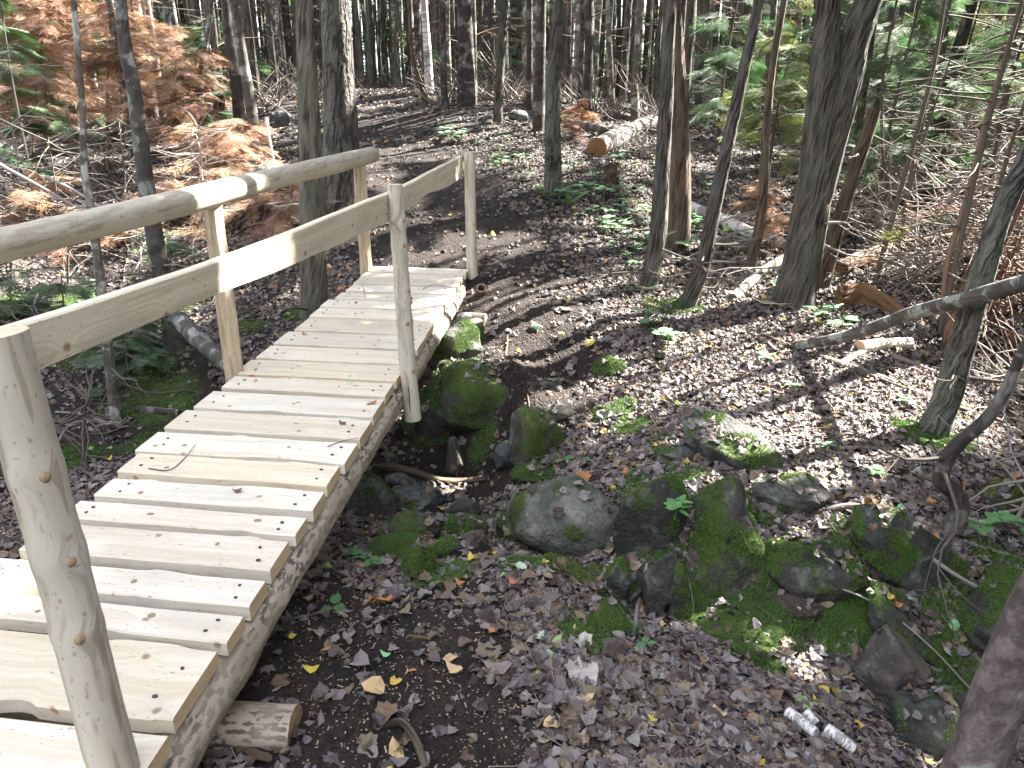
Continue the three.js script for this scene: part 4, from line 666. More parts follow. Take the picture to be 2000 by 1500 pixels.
  for (let i = 0; i < 380; i++) { const d = 14 + 24 * rnd(), x = rr(-0.8, 0.8) * d; if (Math.abs(x + 2.4 + (d - 15) * 0.15) < 1.1 && d < 22) continue; bm.push(mtx(ground(x, -d), Q().setFromAxisAngle(Y, rr(0, 6.28)), rr(0.6, 1.4))); const g = rr(0.3, 0.8); bc.push(new THREE.Color(g, g * 0.97, g * 0.93)); }
  const bg = instanced('brushwood', brushG, M.twigPale, bm, bc, scene, 'stuff'); bg.userData.label = 'grey dead brushwood on the far forest floor'; bg.userData.category = 'brushwood';
  const far = instanced('distant_forest', SPRAY, M.needles, mats, cols, scene, 'stuff'); far.userData.label = 'dim green mass of distant forest behind all the trunks'; far.userData.category = 'forest';
}

// ---------------------------------------------------------------- fallen wood
function fallen(name, label, cat, px, r0, r1, m, o = {}) {            // px: [x, y, lift above ground] or [x, y, , distance]
  reseed(px[0][0] + px[0][1] * 5);
  const pts = px.map(([x, y, up = 0, d]) => { if (d) return atD(x, y, d); const p = hit(x, y); p.y += up + r0 * 0.6; return p; }), b = pts[0].clone();
  const t = thing(name, label, cat, b, o.group), rel = pts.map((p) => p.clone().sub(b));
  part(o.part || 'stem', limb(rel, taper(r0, r1), { seg: o.seg ?? 30, sides: o.sides ?? 14, bump: o.bump ?? 0.16, bumpF: o.bumpF ?? 8, flat: o.flat ?? 1, caps: true, uScale: o.uv ?? 1, vScale: o.uv ?? 1 }), m, t);
  if (o.end) for (const e of o.end) { const a = e ? rel[rel.length - 1] : rel[0], c = e ? rel[rel.length - 2] : rel[1], n = a.clone().sub(c).normalize(), R = (e ? r1 : r0) * 0.985, g = new THREE.CylinderGeometry(R, R, 0.012, 18); g.applyQuaternion(Q().setFromUnitVectors(Y, n)); g.translate(...a.clone().addScaledVector(n, 0.004).toArray()); part('cut_end', g, o.endM || M.cut, t); }
  if (o.twigs) twigs(t, o.twigs, rel, r0 * 0.8, o.twigM || m, { from: 0.1, to: 9, len: o.tl ?? 0.5 });
  return t;
}
fallen('birch_log', 'fallen white birch log with an orange rotten cut end beyond the bridge', 'log', [[1166, 302], [1205, 280], [1240, 262], [1280, 245]], 0.15, 0.12, mat(T.birch, { bumpScale: 0.01, color: new THREE.Color(0.3, 0.28, 0.27) }), { end: [0], endM: mat(T.rings, { bumpScale: 0.01, color: new THREE.Color(0.3, 0.17, 0.075) }), part: 'log', bump: 0.3 });
fallen('fallen_log', 'grey log lying behind the white birch log', 'log', [[1108, 248], [1150, 255], [1205, 268]], 0.09, 0.08, M.grey, { part: 'log' });
fallen('fallen_log', 'dark log lying far back along the leafy slope', 'log', [[1120, 222], [1180, 228], [1235, 238]], 0.09, 0.07, M.darkBark, { part: 'log' });
fallen('birch_log', 'dark-spotted birch log on the ground behind the leaning cedar', 'log', [[1340, 412], [1400, 436], [1460, 462], [1535, 490]], 0.085, 0.07, M.birch, { part: 'log' });
fallen('fallen_log', 'thin grey log just below the dark-spotted birch log', 'log', [[1385, 470], [1440, 492], [1500, 508]], 0.06, 0.05, M.grey, { part: 'log' });
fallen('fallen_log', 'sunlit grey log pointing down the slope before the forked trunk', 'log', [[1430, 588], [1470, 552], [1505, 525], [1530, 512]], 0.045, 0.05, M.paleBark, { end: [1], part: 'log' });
fallen('fallen_pole', 'long bare pole slanting up across the right bank in front of the rough trunk', 'log', [[1552, 682], [1660, 655, 0, 5.35], [1780, 612, 0, 5.0], [1880, 585, 0, 4.6], [2020, 548, 0, 4.2]], 0.042, 0.048, M.grey, { part: 'log', seg: 60 });
fallen('fallen_log', 'reddish-brown log lying through the thicket on the right', 'log', [[1640, 535], [1690, 512], [1750, 492], [1830, 480], [1905, 462]], 0.085, 0.05, M.redBark, { part: 'log', seg: 40 });
fallen('cut_log', 'short cream-coloured cut log lying in the sun on the right bank', 'log', [[1678, 686], [1720, 680], [1775, 678]], 0.055, 0.05, mat(T.peeled, { bumpScale: 0.003 }), { end: [0], part: 'log' });
fallen('cut_branch', 'small pale branch stub in front of the cream-coloured cut log', 'branch', [[1640, 716], [1670, 698], [1690, 688]], 0.028, 0.024, M.twigPale, { end: [0] });
fallen('fallen_pole', 'thin straight pole lying on the litter below the sunlit logs', 'log', [[1498, 662], [1560, 685], [1640, 715], [1730, 750], [1830, 785], [1990, 838]], 0.02, 0.022, M.brownBark, { part: 'log', seg: 50 });
fallen('fallen_pole', 'second thin pole lying just above the thin straight pole', 'log', [[1580, 690], [1680, 722], [1790, 765], [1900, 800]], 0.014, 0.016, M.twigPale, { part: 'log', seg: 40 });
fallen('branch', 'pale split stick in the sun below the short cut log', 'branch', [[1740, 700], [1790, 718], [1840, 738]], 0.03, 0.018, M.twigPale, {});
fallen('bark_slab', 'orange-brown split slab of wood glowing in the sun at the thicket edge', 'wood', [[1635, 600], [1680, 592], [1720, 605], [1765, 632]], 0.13, 0.05, M.orangeCut, { bump: 0.35, bumpF: 3, flat: 0.3, part: 'slab' });
fallen('driftwood', 'brown driftwood branch lying across the gully bottom by the bridge', 'branch', [[716, 924], [760, 916], [800, 924], [860, 942], [905, 944], [952, 938]], 0.03, 0.022, M.brownBark, { seg: 60 });
fallen('branch', 'broken brown branch end under the egg-shaped boulder', 'branch', [[1000, 945], [1030, 930], [1070, 915]], 0.022, 0.03, M.brownBark, {});
fallen('branch', 'thick dead stick on the litter of the near bank', 'branch', [[1312, 1368], [1360, 1385], [1400, 1405], [1432, 1422]], 0.014, 0.018, M.brownBark, {});
fallen('branch', 'rotten brown stick arching out of the soil at the lower edge', 'branch', [[755, 1420], [785, 1425, 0.02], [810, 1455, 0.02], [832, 1505]], 0.014, 0.012, M.brownBark, {});
fallen('branch', 'long thin pale twig arching over the lower gully', 'twig', [[1545, 1166, 0.05], [1610, 1180, 0.1], [1700, 1230, 0.14], [1800, 1300, 0.12], [1892, 1362, 0.04]], 0.006, 0.004, M.twigPale, { seg: 40, sides: 6 });
fallen('branch', 'forked pale stick poking out over the tent-shaped slab', 'twig', [[1812, 1136, 0.12], [1850, 1155, 0.1], [1905, 1180, 0.08], [1970, 1208, 0.05]], 0.011, 0.009, M.twigPale, { sides: 7, twigs: 3, tl: 0.25 });
fallen('branch', 'grey stick leaning in front of the tall upright slab', 'twig', [[1240, 1232], [1246, 1190, 0.03], [1262, 1130, 0.08]], 0.011, 0.008, M.twigPale, { sides: 7 });
fallen('branch', 'red-brown root hanging down the soil bank under the far sill', 'root', [[992, 640], [991, 670], [987, 700], [985, 738]], 0.009, 0.008, M.redBark, { sides: 7 });
fallen('branch', 'thin dead root down the lower soil step', 'root', [[1030, 770], [1034, 800], [1030, 825]], 0.006, 0.005, M.twigBrown, { sides: 6 });
fallen('branch', 'dark stick lying under the pale half-buried stone', 'twig', [[1075, 824], [1105, 818], [1140, 812]], 0.008, 0.006, M.twig, { sides: 6 });
fallen('branch', 'light branch lying on the slope behind the snaking sapling', 'branch', [[1880, 1028], [1930, 1028], [2005, 1036]], 0.022, 0.026, M.paleBark, {});
fallen('branch', 'grey pole lying under the light branch at the right edge', 'branch', [[1865, 1058], [1920, 1075], [2010, 1100]], 0.014, 0.014, M.twigPale, {});
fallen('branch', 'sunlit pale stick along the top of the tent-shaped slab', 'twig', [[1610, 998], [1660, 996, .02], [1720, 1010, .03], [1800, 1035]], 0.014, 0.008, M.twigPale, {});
fallen('branch', 'dark rotting log piece in the left gully', 'log', [[270, 805], [310, 808], [352, 812]], 0.035, 0.03, M.darkBark, {});
fallen('branch', 'mossy fallen limb leaning from the lichen-spotted trunk to the bridge', 'log', [[352, 625, 0, 6.4], [390, 665, 0, 6.0], [430, 700, 0, 5.7], [468, 728, 0, 5.45]], 0.075, 0.06, M.grey, {});
fallen('branch', 'long dead branch slanting through the brush above the handrail', 'branch', [[0, 322, 0, 8], [70, 360, 0, 7.8], [150, 405, 0, 7.6]], 0.02, 0.012, M.twigPale, { twigs: 5 });
fallen('branch', 'second dead branch crossing lower in the left brush', 'branch', [[90, 345, 0, 7.7], [150, 375, 0, 7.4], [195, 405, 0, 7.2]], 0.016, 0.01, M.twigPale, { twigs: 4 });
fallen('branch', 'broken pale stick above the lit part of the handrail', 'branch', [[450, 372, 0, 8.2], [480, 350, 0, 8.1], [512, 322, 0, 8]], 0.016, 0.01, M.twigPale, { twigs: 3 });
fallen('branch', 'bleached dead branch hanging by the lichened grey-brown trunk', 'branch', [[520, 230, 0, 10.5], [528, 280, 0, 10.4], [540, 335, 0, 10.3]], 0.02, 0.008, mat(null, { color: new THREE.Color(0.6, 0.56, 0.52) }), { twigs: 12, tl: 0.6 });
for (const [label, px] of [['dead twig hanging low behind the right end of the side board', [[575, 385, 0, 8.5], [555, 410, 0, 8.4], [520, 398, 0, 8.3]]], ['dead twig crossing the brush under the handrail', [[255, 465, 0, 6.8], [290, 490, 0, 6.7], [330, 520, 0, 6.6]]], ['dead twig in the gully beside the pale birch stem', [[100, 890, 0], [150, 850, 0.1], [240, 838, 0.05]]], ['thin dead twig lying low left of the pale birch stem', [[110, 810, 0.02], [170, 825, 0.06], [238, 842, 0.02]]]]) fallen('twig', label, 'twig', px, 0.009, 0.005, M.twigPale, { sides: 6, twigs: 3, tl: 0.4 });
// pale birch bark tubes
for (const [label, px, r] of [['longer white birch bark tube of the pair on the near bank', [[1536, 1408], [1560, 1425], [1590, 1450]], 0.02], ['short white birch bark tube tucked behind the longer one', [[1572, 1406], [1592, 1430]], 0.016], ['white birch bark tube lying apart nearest the lower edge', [[1612, 1442], [1640, 1462], [1664, 1480]], 0.022]]) {
  const t = fallen('birch_bark_tube', label, 'bark', px.map(([a, b]) => [a, b, 0.03]), r, r * 0.95, mat(T.birch, { bumpScale: 0.002, color: new THREE.Color(1.1, 1.13, 1.17), roughness: 0.6 }), { bump: 0.12, bumpF: 3, part: 'bark', sides: 18, uv: 5 });
  const g = new THREE.CylinderGeometry(r * 0.75, r * 0.75, 0.01, 14), n = atD(px[0][0], px[0][1], -hit(px[0][0], px[0][1]).z).sub(hit(px[1][0], px[1][1])).normalize(); g.applyQuaternion(Q().setFromUnitVectors(Y, n)); g.translate(...n.clone().multiplyScalar(0.006).toArray()); part('hollow', g, M.nail, t);
}
// by the far sill: sawn stub, hollow stub
{
  const p = hit(930, 660), t = thing('sawn_stump', 'short sawn stump with a pale top and mossy side below the far sill log', 'stump', p), d = -p.z, a = atD(930, 630, d).sub(p);
  part('trunk', limb([V3(0.02, -0.1, 0), a.clone().multiplyScalar(0.5), a], taper(0.055, 0.06), { seg: 14, sides: 18, bump: 0.15 }), M.grey, t);
  const g = new THREE.CylinderGeometry(0.059, 0.059, 0.012, 20); g.rotateX(0.35); g.translate(a.x, a.y, a.z); part('cut_top', g, mat(T.wood, { color: new THREE.Color(0.95, 0.85, 0.65) }), t);
  const mats = [], cols = []; for (let i = 0; i < 900; i++) { const an = rr(0.2, 2.6), h = rr(-0.05, 0.8); mats.push(mtx(a.clone().multiplyScalar(h).add(V3(Math.cos(an) * 0.06, 0, Math.sin(an) * 0.06)), Q().setFromUnitVectors(Y, V3(Math.cos(an), 0.4, Math.sin(an)).normalize()), rr(0.008, 0.02))); const k = rr(.7, 1.3); cols.push(new THREE.Color(k, k, k)); }
  instanced('moss', tuft, M.yellowMoss, mats, cols, t, 'stuff');
  const p2 = hit(940, 576), t2 = thing('hollow_stub', 'small hollow brown log stub beside the far post', 'stump', p2);
  const pr = [[0.03, 0.06], [0.04, 0.065], [0.052, 0.06], [0.056, 0], [0.05, -0.04]].map(([r, y]) => new THREE.Vector2(r, y)); const lg = new THREE.LatheGeometry([new THREE.Vector2(0.028, -0.03), ...pr], 18); lg.rotateX(0.8); lg.translate(0, 0.03, 0); part('shell', lg, M.redBark, t2);
  const p3 = hit(1188, 352), t3 = thing('rotten_stump', 'small rotten brown stump in front of the birch log', 'stump', p3);
  part('trunk', limb([V3(0, -0.1, 0), V3(0.02, 0.08, 0), V3(-0.03, 0.2, 0)], taper(0.13, 0.08), { seg: 14, sides: 18, bump: 0.6, bumpF: 5 }), M.brownBark, t3);
}
// bark flakes by the near sill
for (const [label, px, py, l, w, c] of [['pale bark flake lying right of the near sill log', 540, 1462, .1, .035, [.42, .34, .25]], ['second pale bark flake under the end of the near sill log', 505, 1480, .09, .03, [.38, .3, .22]], ['long tan wood splinter on the dark near soil', 820, 1248, .09, .012, [.4, .31, .2]], ['white birch chip on the soil beyond the far sill', 1095, 604, .16, .05, [.55, .55, .52]]]) {
  const p = hit(px, py); p.y += 0.012; const g = new THREE.BoxGeometry(l, 0.006, w, 12, 1, 4), A = g.attributes.position; for (let i = 0; i < A.count; i++) { const x = A.getX(i), z = A.getZ(i); A.setXYZ(i, x + 0.1 * w * noise3(z * 90, px, 1), A.getY(i) + 0.02 * fbm(x * 14, z * 14, px, 2) + 3 * z * z, z * (1 - 0.5 * (2 * x / l) ** 4) + 0.2 * w * noise3(x * 30, py, 2)); } g.computeVertexNormals();
  const o = single('bark_chip', g, mat(T.wood, { color: new THREE.Color(...c.map((x) => x * 1.7)) }), label, 'wood chip'); o.position.copy(p); o.quaternion.setFromUnitVectors(Y, normalAt(p.x, p.z)); o.rotateY(-0.4);
}

// ---------------------------------------------------------------- brush, saplings, ferns, seedlings
function conifer(name, label, cat, p, o) {                           // stem with sprays; dead ones rust-coloured
  const t = thing(name, label, cat, p, o.group), stem = o.stem.map((a) => V3(...a)), curve = new THREE.CatmullRomCurve3(stem);
  part('stem', limb(stem, taper(o.r ?? 0.03, 0.006), { seg: 24, sides: 7, bump: 0.1 }), o.m || M.twig, t);
  const gs = [], mats = [], cols = [];
  for (let i = 0; i < o.n; i++) {
    const k = rr(o.k0 ?? 0.1, 1), c = curve.getPoint(k), a = o.toward !== undefined ? o.toward + rr(-o.spread, o.spread) : rr(0, 6.28), l = (o.l ?? 1) * rr(0.5, 1.1) * (1.15 - 0.6 * k), e = c.clone().add(V3(Math.cos(a) * l, l * rr(o.droop ?? -0.45, o.rise ?? 0.15), Math.sin(a) * l)), pts = crooked(c, e, 3, 0.06);
    gs.push(limb(pts, taper(0.009, 0.002), { seg: 6, sides: 4, caps: false }));
    const bc = new THREE.CatmullRomCurve3(pts);
    for (let j = 0; j < (o.per ?? 7); j++) { const q = bc.getPoint(rr(0.2, 1)); if (!o.keep && inGap(q.clone().add(p), 0.3)) continue; const yaw = -a + rr(-1.1, 1.1), s = (o.size ?? 0.28) * rr(0.6, 1.2); mats.push(mtx(q, Q().setFromEuler(new THREE.Euler(rr(-0.5, 0.5), yaw, rr(-0.7, 0.1), 'YXZ')), s)); const g = rr(0.55, 1.4); cols.push(new THREE.Color(g * rr(0.85, 1.2), g * rr(0.85, 1.1), g * rr(0.7, 1.1))); }
  }
  part('branches', mergeGeometries(gs), o.m || M.twig, t, 'stuff');
  if (o.per !== 0) instanced(o.leaf || 'foliage', o.geo || FINE, o.fm || M.needles, mats, cols, t, 'stuff');
  return t;
}
reseed(301);
// rusty dead conifers at the left, in the sun
[[60, 330, 'broad rusty dead conifer at the far left above the handrail', 2.7, .8], [210, 330, 'rusty dead conifer crown in the sun left of the lichen-spotted trunk', 2.5, .5], [340, 340, 'rusty dead conifer top right of the lichen-spotted trunk', 1.9, .3], [440, 380, 'small rusty dead fir beside the dark split trunk', 1.0, .2], [20, 180, 'tall rusty dead conifer in the upper left corner', 3.2, .3], [380, 260, 'rusty dead boughs by the crooked thin stem', 1.3, .1], [100, 300, 'big rusty dead conifer top at the left', 3.0, .4], [80, 460, 'dull brown dead boughs low behind the handrail at the left', .7, .2], [250, 470, 'dull brown dead boughs by the lichen-spotted trunk foot', .6, .1], [400, 420, 'dull brown dead boughs above the lit part of the handrail', .7, .1], [520, 420, 'dull brown dead boughs left of the straight mossy trunk', .5, .1], [290, 250, 'rusty dead boughs high behind the lichen-spotted trunk', 2.0, .3], [140, 230, 'rusty dead conifer deep in the sunny upper left brush', 1.9, -.2], [570, 420, 'rusty dead bough behind the handrail near the bridge end', .6, .1]].forEach(([px, py, label, h, lean], i) => {
  const p = hit(px, py); conifer('dead_conifer', label, 'dead conifer', p, { stem: [[0, -.1, 0], [lean * .4, h * .35, .1], [lean * .8, h * .7, .1], [lean * 1.2, h, 0]], n: Math.round(34 * h), l: 1.0, k0: h > 1.2 ? 0.3 : 0.1, per: 8, size: 0.28, rise: 0.5, droop: -0.8, fm: i === 6 || i === 4 ? M.rustNeedles : M.deadNeedles, geo: LACE, leaf: 'dead_needles', m: M.twigBrown, keep: 1 });
});
// bare dark and pale brush at the left
[[40, 430, 'bare dark twiggy shrub at the far left behind the handrail'], [110, 470, 'bare twiggy shrub with dark stems left of the pale birch stem'], [240, 420, 'bare tangled shrub left of the lichen-spotted trunk'], [390, 440, 'bare tangled twigs right of the lichen-spotted trunk'], [20, 560, 'bare dark twigs low at the left edge under the handrail'], [130, 560, 'bare dark tangle left of the pale birch stem under the handrail'], [270, 540, 'bare dark tangle behind the side board'], [420, 560, 'bare twigs behind the side board near the lit split post'], [330, 420, 'dark tangled shrub behind the handrail middle'], [180, 350, 'dark branchy shrub before the rusty boughs'], [60, 700, 'bare twigs in the shade below the left handrail'], [160, 900, 'tangle of pale dead twigs in the left gully'], [300, 640, 'thin bare twigs by the mossy foot of the lichen-spotted trunk']].forEach(([px, py, label], i) => {
  conifer('bare_shrub', label, 'shrub', hit(px, py), { stem: [[0, -.1, 0], [.1, .4, 0], [.15, i > 3 ? .5 : 1.2, 0]], n: i > 3 ? 24 : 60, l: i > 3 ? 0.7 : 1.1, per: 0, m: i % 3 ? M.twig : M.twigPale, r: 0.016, droop: -0.6, rise: 0.7 });
});
// green hemlock and cedar boughs
reseed(302);
[[170, 260, 'green hemlock sapling behind the rusty brush at the upper left', 3.0, 14.5], [430, 250, 'green hemlock behind the crooked thin stem', 2.2, 13.5], [40, 240, 'dark hemlock at the far upper left', 3, 11]].forEach(([px, py, label, h, d]) => { const p = atD(px, py, d); p.y = height(p.x, p.z); conifer('hemlock_sapling', label, 'sapling', p, { stem: [[0, -.1, 0], [0, h * .5, 0], [.1, h, 0]], n: 26, l: 0.9, per: 9, size: 0.3, droop: -0.3 }); });
[[130, 640, 'low dark green fir bough by the gully left of the bridge', .5], [260, 700, 'small green fir seedling beside the mossy fallen limb', .5], [30, 640, 'dark green fir seedling at the far left below the handrail', .6], [330, 560, 'green fir bough behind the side board', .6], [250, 740, 'green sprig beside the pale birch stem', .4], [470, 420, 'green fir sprig under the far part of the handrail', .5]].forEach(([px, py, label, h]) => { conifer('fir_seedling', label, 'sapling', hit(px, py), { stem: [[0, -.05, 0], [.02, h * .5, 0], [.05, h, 0]], n: 14, l: 0.42, per: 6, size: 0.18, r: 0.01, droop: -0.3 }); });
[[1760, 430, 'green cedar boughs spreading right of the forked trunk', 1.9, 7.6, M.needles], [1880, 420, 'green cedar sapling in the right thicket', 2.3, 7.4, M.needles], [1950, 330, 'yellowing cedar boughs at the upper right edge', 2.4, 6.6, M.yellowNeedles], [1990, 420, 'rusty cedar spray at the right edge', 1.6, 6.9, M.deadNeedles], [1840, 300, 'tall green hemlock behind the dark leaning trunk', 3, 9.5, M.needles], [1700, 300, 'green hemlock behind the broken snag', 2.6, 10.5, M.needles], [1500, 330, 'green and yellow sapling behind the thin wavy stem', 2.2, 11, M.yellowNeedles], [1590, 260, 'green hemlock deep behind the forked trunk', 2.6, 12.5, M.needles], [1400, 260, 'thin green hemlock behind the cedar pair', 2.6, 13, M.needles], [1960, 200, 'dark green cedar in the upper right corner', 3.2, 9, M.needles], [1900, 330, 'tall green hemlock hanging over the right thicket', 3.4, 6.4, M.needles], [1780, 330, 'tall green hemlock between the forked trunk and the thicket', 3.4, 8.2, M.needles], [1720, 330, 'fine green boughs right behind the forked trunk', 3, 9, M.needles]].forEach(([px, py, label, h, d, fm]) => { const p = atD(px, py, d); p.y = height(p.x, p.z); conifer('cedar_sapling', label, 'sapling', p, { stem: [[0, -.1, 0], [.05, h * .5, 0], [.2, h, 0]], n: 26, k0: 0.25, l: 1.0, per: 9, size: 0.3, fm, droop: -0.3 }); });
[[1480, 330, 'rusty dead fern-like spray left of the thin wavy stem', .55, 9.3], [1545, 400, 'brown dead spray left of the forked trunk', .5, 8.2], [1130, 255, 'pale brown dead sapling by the birch log', .6, 12.3], [1740, 460, 'brown dead boughs low in the right thicket', .7, 7.4]].forEach(([px, py, label, h, d]) => { const p = atD(px, py, d); p.y = height(p.x, p.z); conifer('dead_spray', label, 'dead conifer', p, { stem: [[0, -.05, 0], [.05, h * .5, 0], [.1, h, 0]], n: 14, l: 0.45, per: 7, size: 0.22, r: 0.01, fm: M.rustNeedles, geo: LACE, leaf: 'dead_needles', m: M.twigBrown }); });
reseed(303);
[[1780, 560, 'pale dead brush tangled behind the bare pole'], [1860, 520, 'tangled bleached brush in front of the reddish-brown trunk'], [1930, 600, 'bleached brush right of the rough leaning trunk'], [1700, 470, 'grey dead brush right of the broken snag'], [1960, 480, 'bleached dead brush at the right edge'], [1800, 400, 'twiggy brush in the sun below the green boughs'], [1900, 400, 'sunny twig tangle under the yellowing boughs'], [1960, 800, 'dead twigs behind the snaking sapling'], [1640, 420, 'dead twigs behind the forked trunk'], [1250, 300, 'thin dead brush behind the cedar pair'], [1980, 1020, 'dead drooping twigs at the right edge of the slope']].forEach(([px, py, label], i) => { conifer('dead_brush', label, 'brush', hit(px, py), { stem: [[0, -.05, 0], [.08, .3, 0], [.2, i > 6 ? .6 : .9, .05]], n: i > 6 ? 34 : 85, k0: 0, l: i > 6 ? .7 : 1.05, per: 0, m: [M.twigPale, M.twigPale, M.twigBrown][i % 3], r: 0.014, droop: -1.0, rise: 0.9 }); });

// small broad-leaved plants
const leafA = leafGeo(OVAL, -0.2, 0.15), leafB = leafGeo([[0, 0], [0.15, 0.26], [0.45, 0.36], [0.8, 0.22], [1, 0], [0.8, -0.22], [0.45, -0.36], [0.15, -0.26]], -0.15, 0.12);
function seedling(name, label, p, h, n, size, geo, m, group, tilt = 0.25) {
  const t = thing(name, label, 'plant', p, group); part('stem', limb([V3(0, -0.02, 0), V3(0.01, h * 0.6, 0), V3(0.015, h, 0)], taper(0.0035, 0.002), { seg: 5, sides: 5 }), M.seedling, t);
  for (let i = 0; i < n; i++) { const a = i * 2.4 + rr(-0.3, 0.3), s = size * rr(0.75, 1.15), y = h * (n > 6 ? rr(0.45, 1) : rr(0.85, 1)), l = part('leaf', geo, m, t); l.position.set(0.012 + Math.cos(a) * size * 0.12, y, Math.sin(a) * size * 0.12); l.quaternion.setFromEuler(new THREE.Euler(rr(-0.2, 0.2), -a, rr(-tilt, tilt), 'YXZ')); l.scale.setScalar(s); }
  return t;
}
reseed(304);
{
  const protos = [seedling('seedling', 'small green seedling on the leaf litter beyond the bridge', V3(0, 0, 0), 0.12, 5, 0.09, leafA, M.brightLeaf, 'green seedlings on the litter'), seedling('seedling', 'small green seedling on the leaf litter beyond the bridge', V3(0, 0, 0), 0.16, 7, 0.1, leafB, M.seedling, 'green seedlings on the litter'), seedling('seedling', 'small green seedling on the leaf litter beyond the bridge', V3(0, 0, 0), 0.07, 3, 0.08, leafA, M.seedling, 'green seedlings on the litter')];
  const near = [[1215, 420, 90, 50, 30, 'in the patch left of the cedar pair'], [1150, 360, 90, 40, 16, 'just right of the ridged centre trunk'], [1330, 440, 60, 50, 16, 'around the foot of the thicker cedar'], [1400, 400, 90, 60, 16, 'behind the leaning cedar'], [870, 265, 50, 25, 12, 'on the path edge above the far post'], [960, 290, 60, 40, 10, 'between the far post and the centre trunk'], [1230, 470, 60, 40, 12, 'on the slope before the cedar pair'], [1260, 340, 60, 40, 10, 'beside the small rotten stump'], [1500, 560, 60, 40, 3, 'before the foot of the forked trunk'], [1290, 660, 60, 60, 4, 'in the sun below the cedar pair'], [1240, 520, 40, 30, 5, 'left of the sunlit cedar foot'], [1000, 330, 60, 30, 7, 'on the path side left of the centre trunk'], [1160, 200, 60, 15, 6, 'far back behind the birch log'], [1440, 470, 60, 40, 6, 'by the spotted birch log'], [600, 330, 20, 40, 4, 'by the big trunks behind the handrail'], [1620, 640, 50, 30, 3, 'under the raised end of the bare pole'], [1340, 500, 30, 30, 5, 'between the cedar pair and the leaning cedar']];
  let first = 0;
  for (const [px, py, sx, sy, n, where] of near) for (let i = 0; i < Math.ceil(n * 0.7); i++) {
    const p = hit(px + sx * (rnd() + rnd() - 1), py + sy * (rnd() + rnd() - 1)); let o;
    if (first < 3) o = protos[first++]; else { o = protos[Math.floor(rnd() * 3)].clone(); o.name = numbered('seedling'); scene.add(o); }
    o.position.copy(p); o.rotation.y = rr(0, 6.28); o.scale.setScalar(rr(0.7, 1.5)); o.userData = { label: 'small green seedling ' + where, category: 'plant', group: 'green seedlings ' + where };
  }
}
seedling('leafy_plant', 'bright green plant with many oval leaflets on the mossy leaning slab', atD(1318, 1008, -hit(1262, 1075).z - 0.1), 0.1, 11, 0.08, leafA, M.brightLeaf);
seedling('leafy_plant', 'four-leaved green plant alone on the dark near soil', hit(646, 1192), 0.03, 4, 0.06, leafB, M.seedling, undefined, 0.1);
[[700, 1098, 'small jagged green plant by the gully edge next to the bridge'], [722, 1112, 'green plantlet just right of the jagged plant'], [680, 1090, 'green plantlet nearest the bridge at the gully edge']].forEach(([a, b, l]) => seedling('leafy_plant', l, hit(a, b), 0.05, 6, 0.045, leafB, M.seedling));
[[1095, 908, 'dark green lone leaf plant at the foot of the egg-shaped boulder', 2, .07], [1142, 908, 'small green sprig behind the rounded grey boulder', 4, .04], [1255, 1272, 'pair of small green leaves on the near bank litter', 3, .045], [1665, 1118, 'tiny green sprig among leaves left of the tent-shaped slab', 4, .04], [1760, 790, 'green clover-like leaves by the thin poles', 4, .07], [1540, 760, 'pale green seedling on the leafy slope', 4, .07], [1490, 705, 'pale green sprig at the edge of the sunny patch', 4, .08], [1610, 880, 'grey-green sprig low on the leafy slope', 6, .06], [1700, 930, 'green sprig in the middle of the right slope', 6, .06]].forEach(([a, b, l, n, s]) => seedling('leafy_plant', l, hit(a, b), 0.05, n, s, leafB, M.seedling));
[[1945, 1040, 'leafy green shoots in the right gully by the light branch'], [1990, 1050, 'leafy green shoots at the right edge by the grey pole'], [1905, 1055, 'small leafy green shoot beside the snaking sapling']].forEach(([a, b, l]) => seedling('leafy_plant', l, hit(a, b), 0.12, 9, 0.07, leafB, M.brightLeaf));
// ferns
const frond = sprayGeo(12, 0.3, 0.03);
function fern(label, p, n, size) { const t = thing('fern', label, 'fern', p); for (let i = 0; i < n; i++) { const f = part('frond', frond, M.brightLeaf, t); f.scale.setScalar(size * rr(0.75, 1.1)); f.quaternion.setFromEuler(new THREE.Euler(rr(-0.2, 0.2), i / n * 6.28 + rr(-0.3, 0.3), rr(0.25, 0.7), 'YXZ')); } }
fern('green fern in front of the ridged centre trunk', hit(1085, 384), 9, 0.35); fern('small fern left of the ridged centre trunk', hit(1062, 380), 6, 0.25); fern('fern tuft at the foot of the sunlit cedar', hit(1255, 568), 14, 0.2); fern('sparse fern right of the ridged centre trunk', hit(1110, 400), 7, 0.3); fern('fern by the broad tree behind the handrail', hit(600, 345), 7, 0.3);

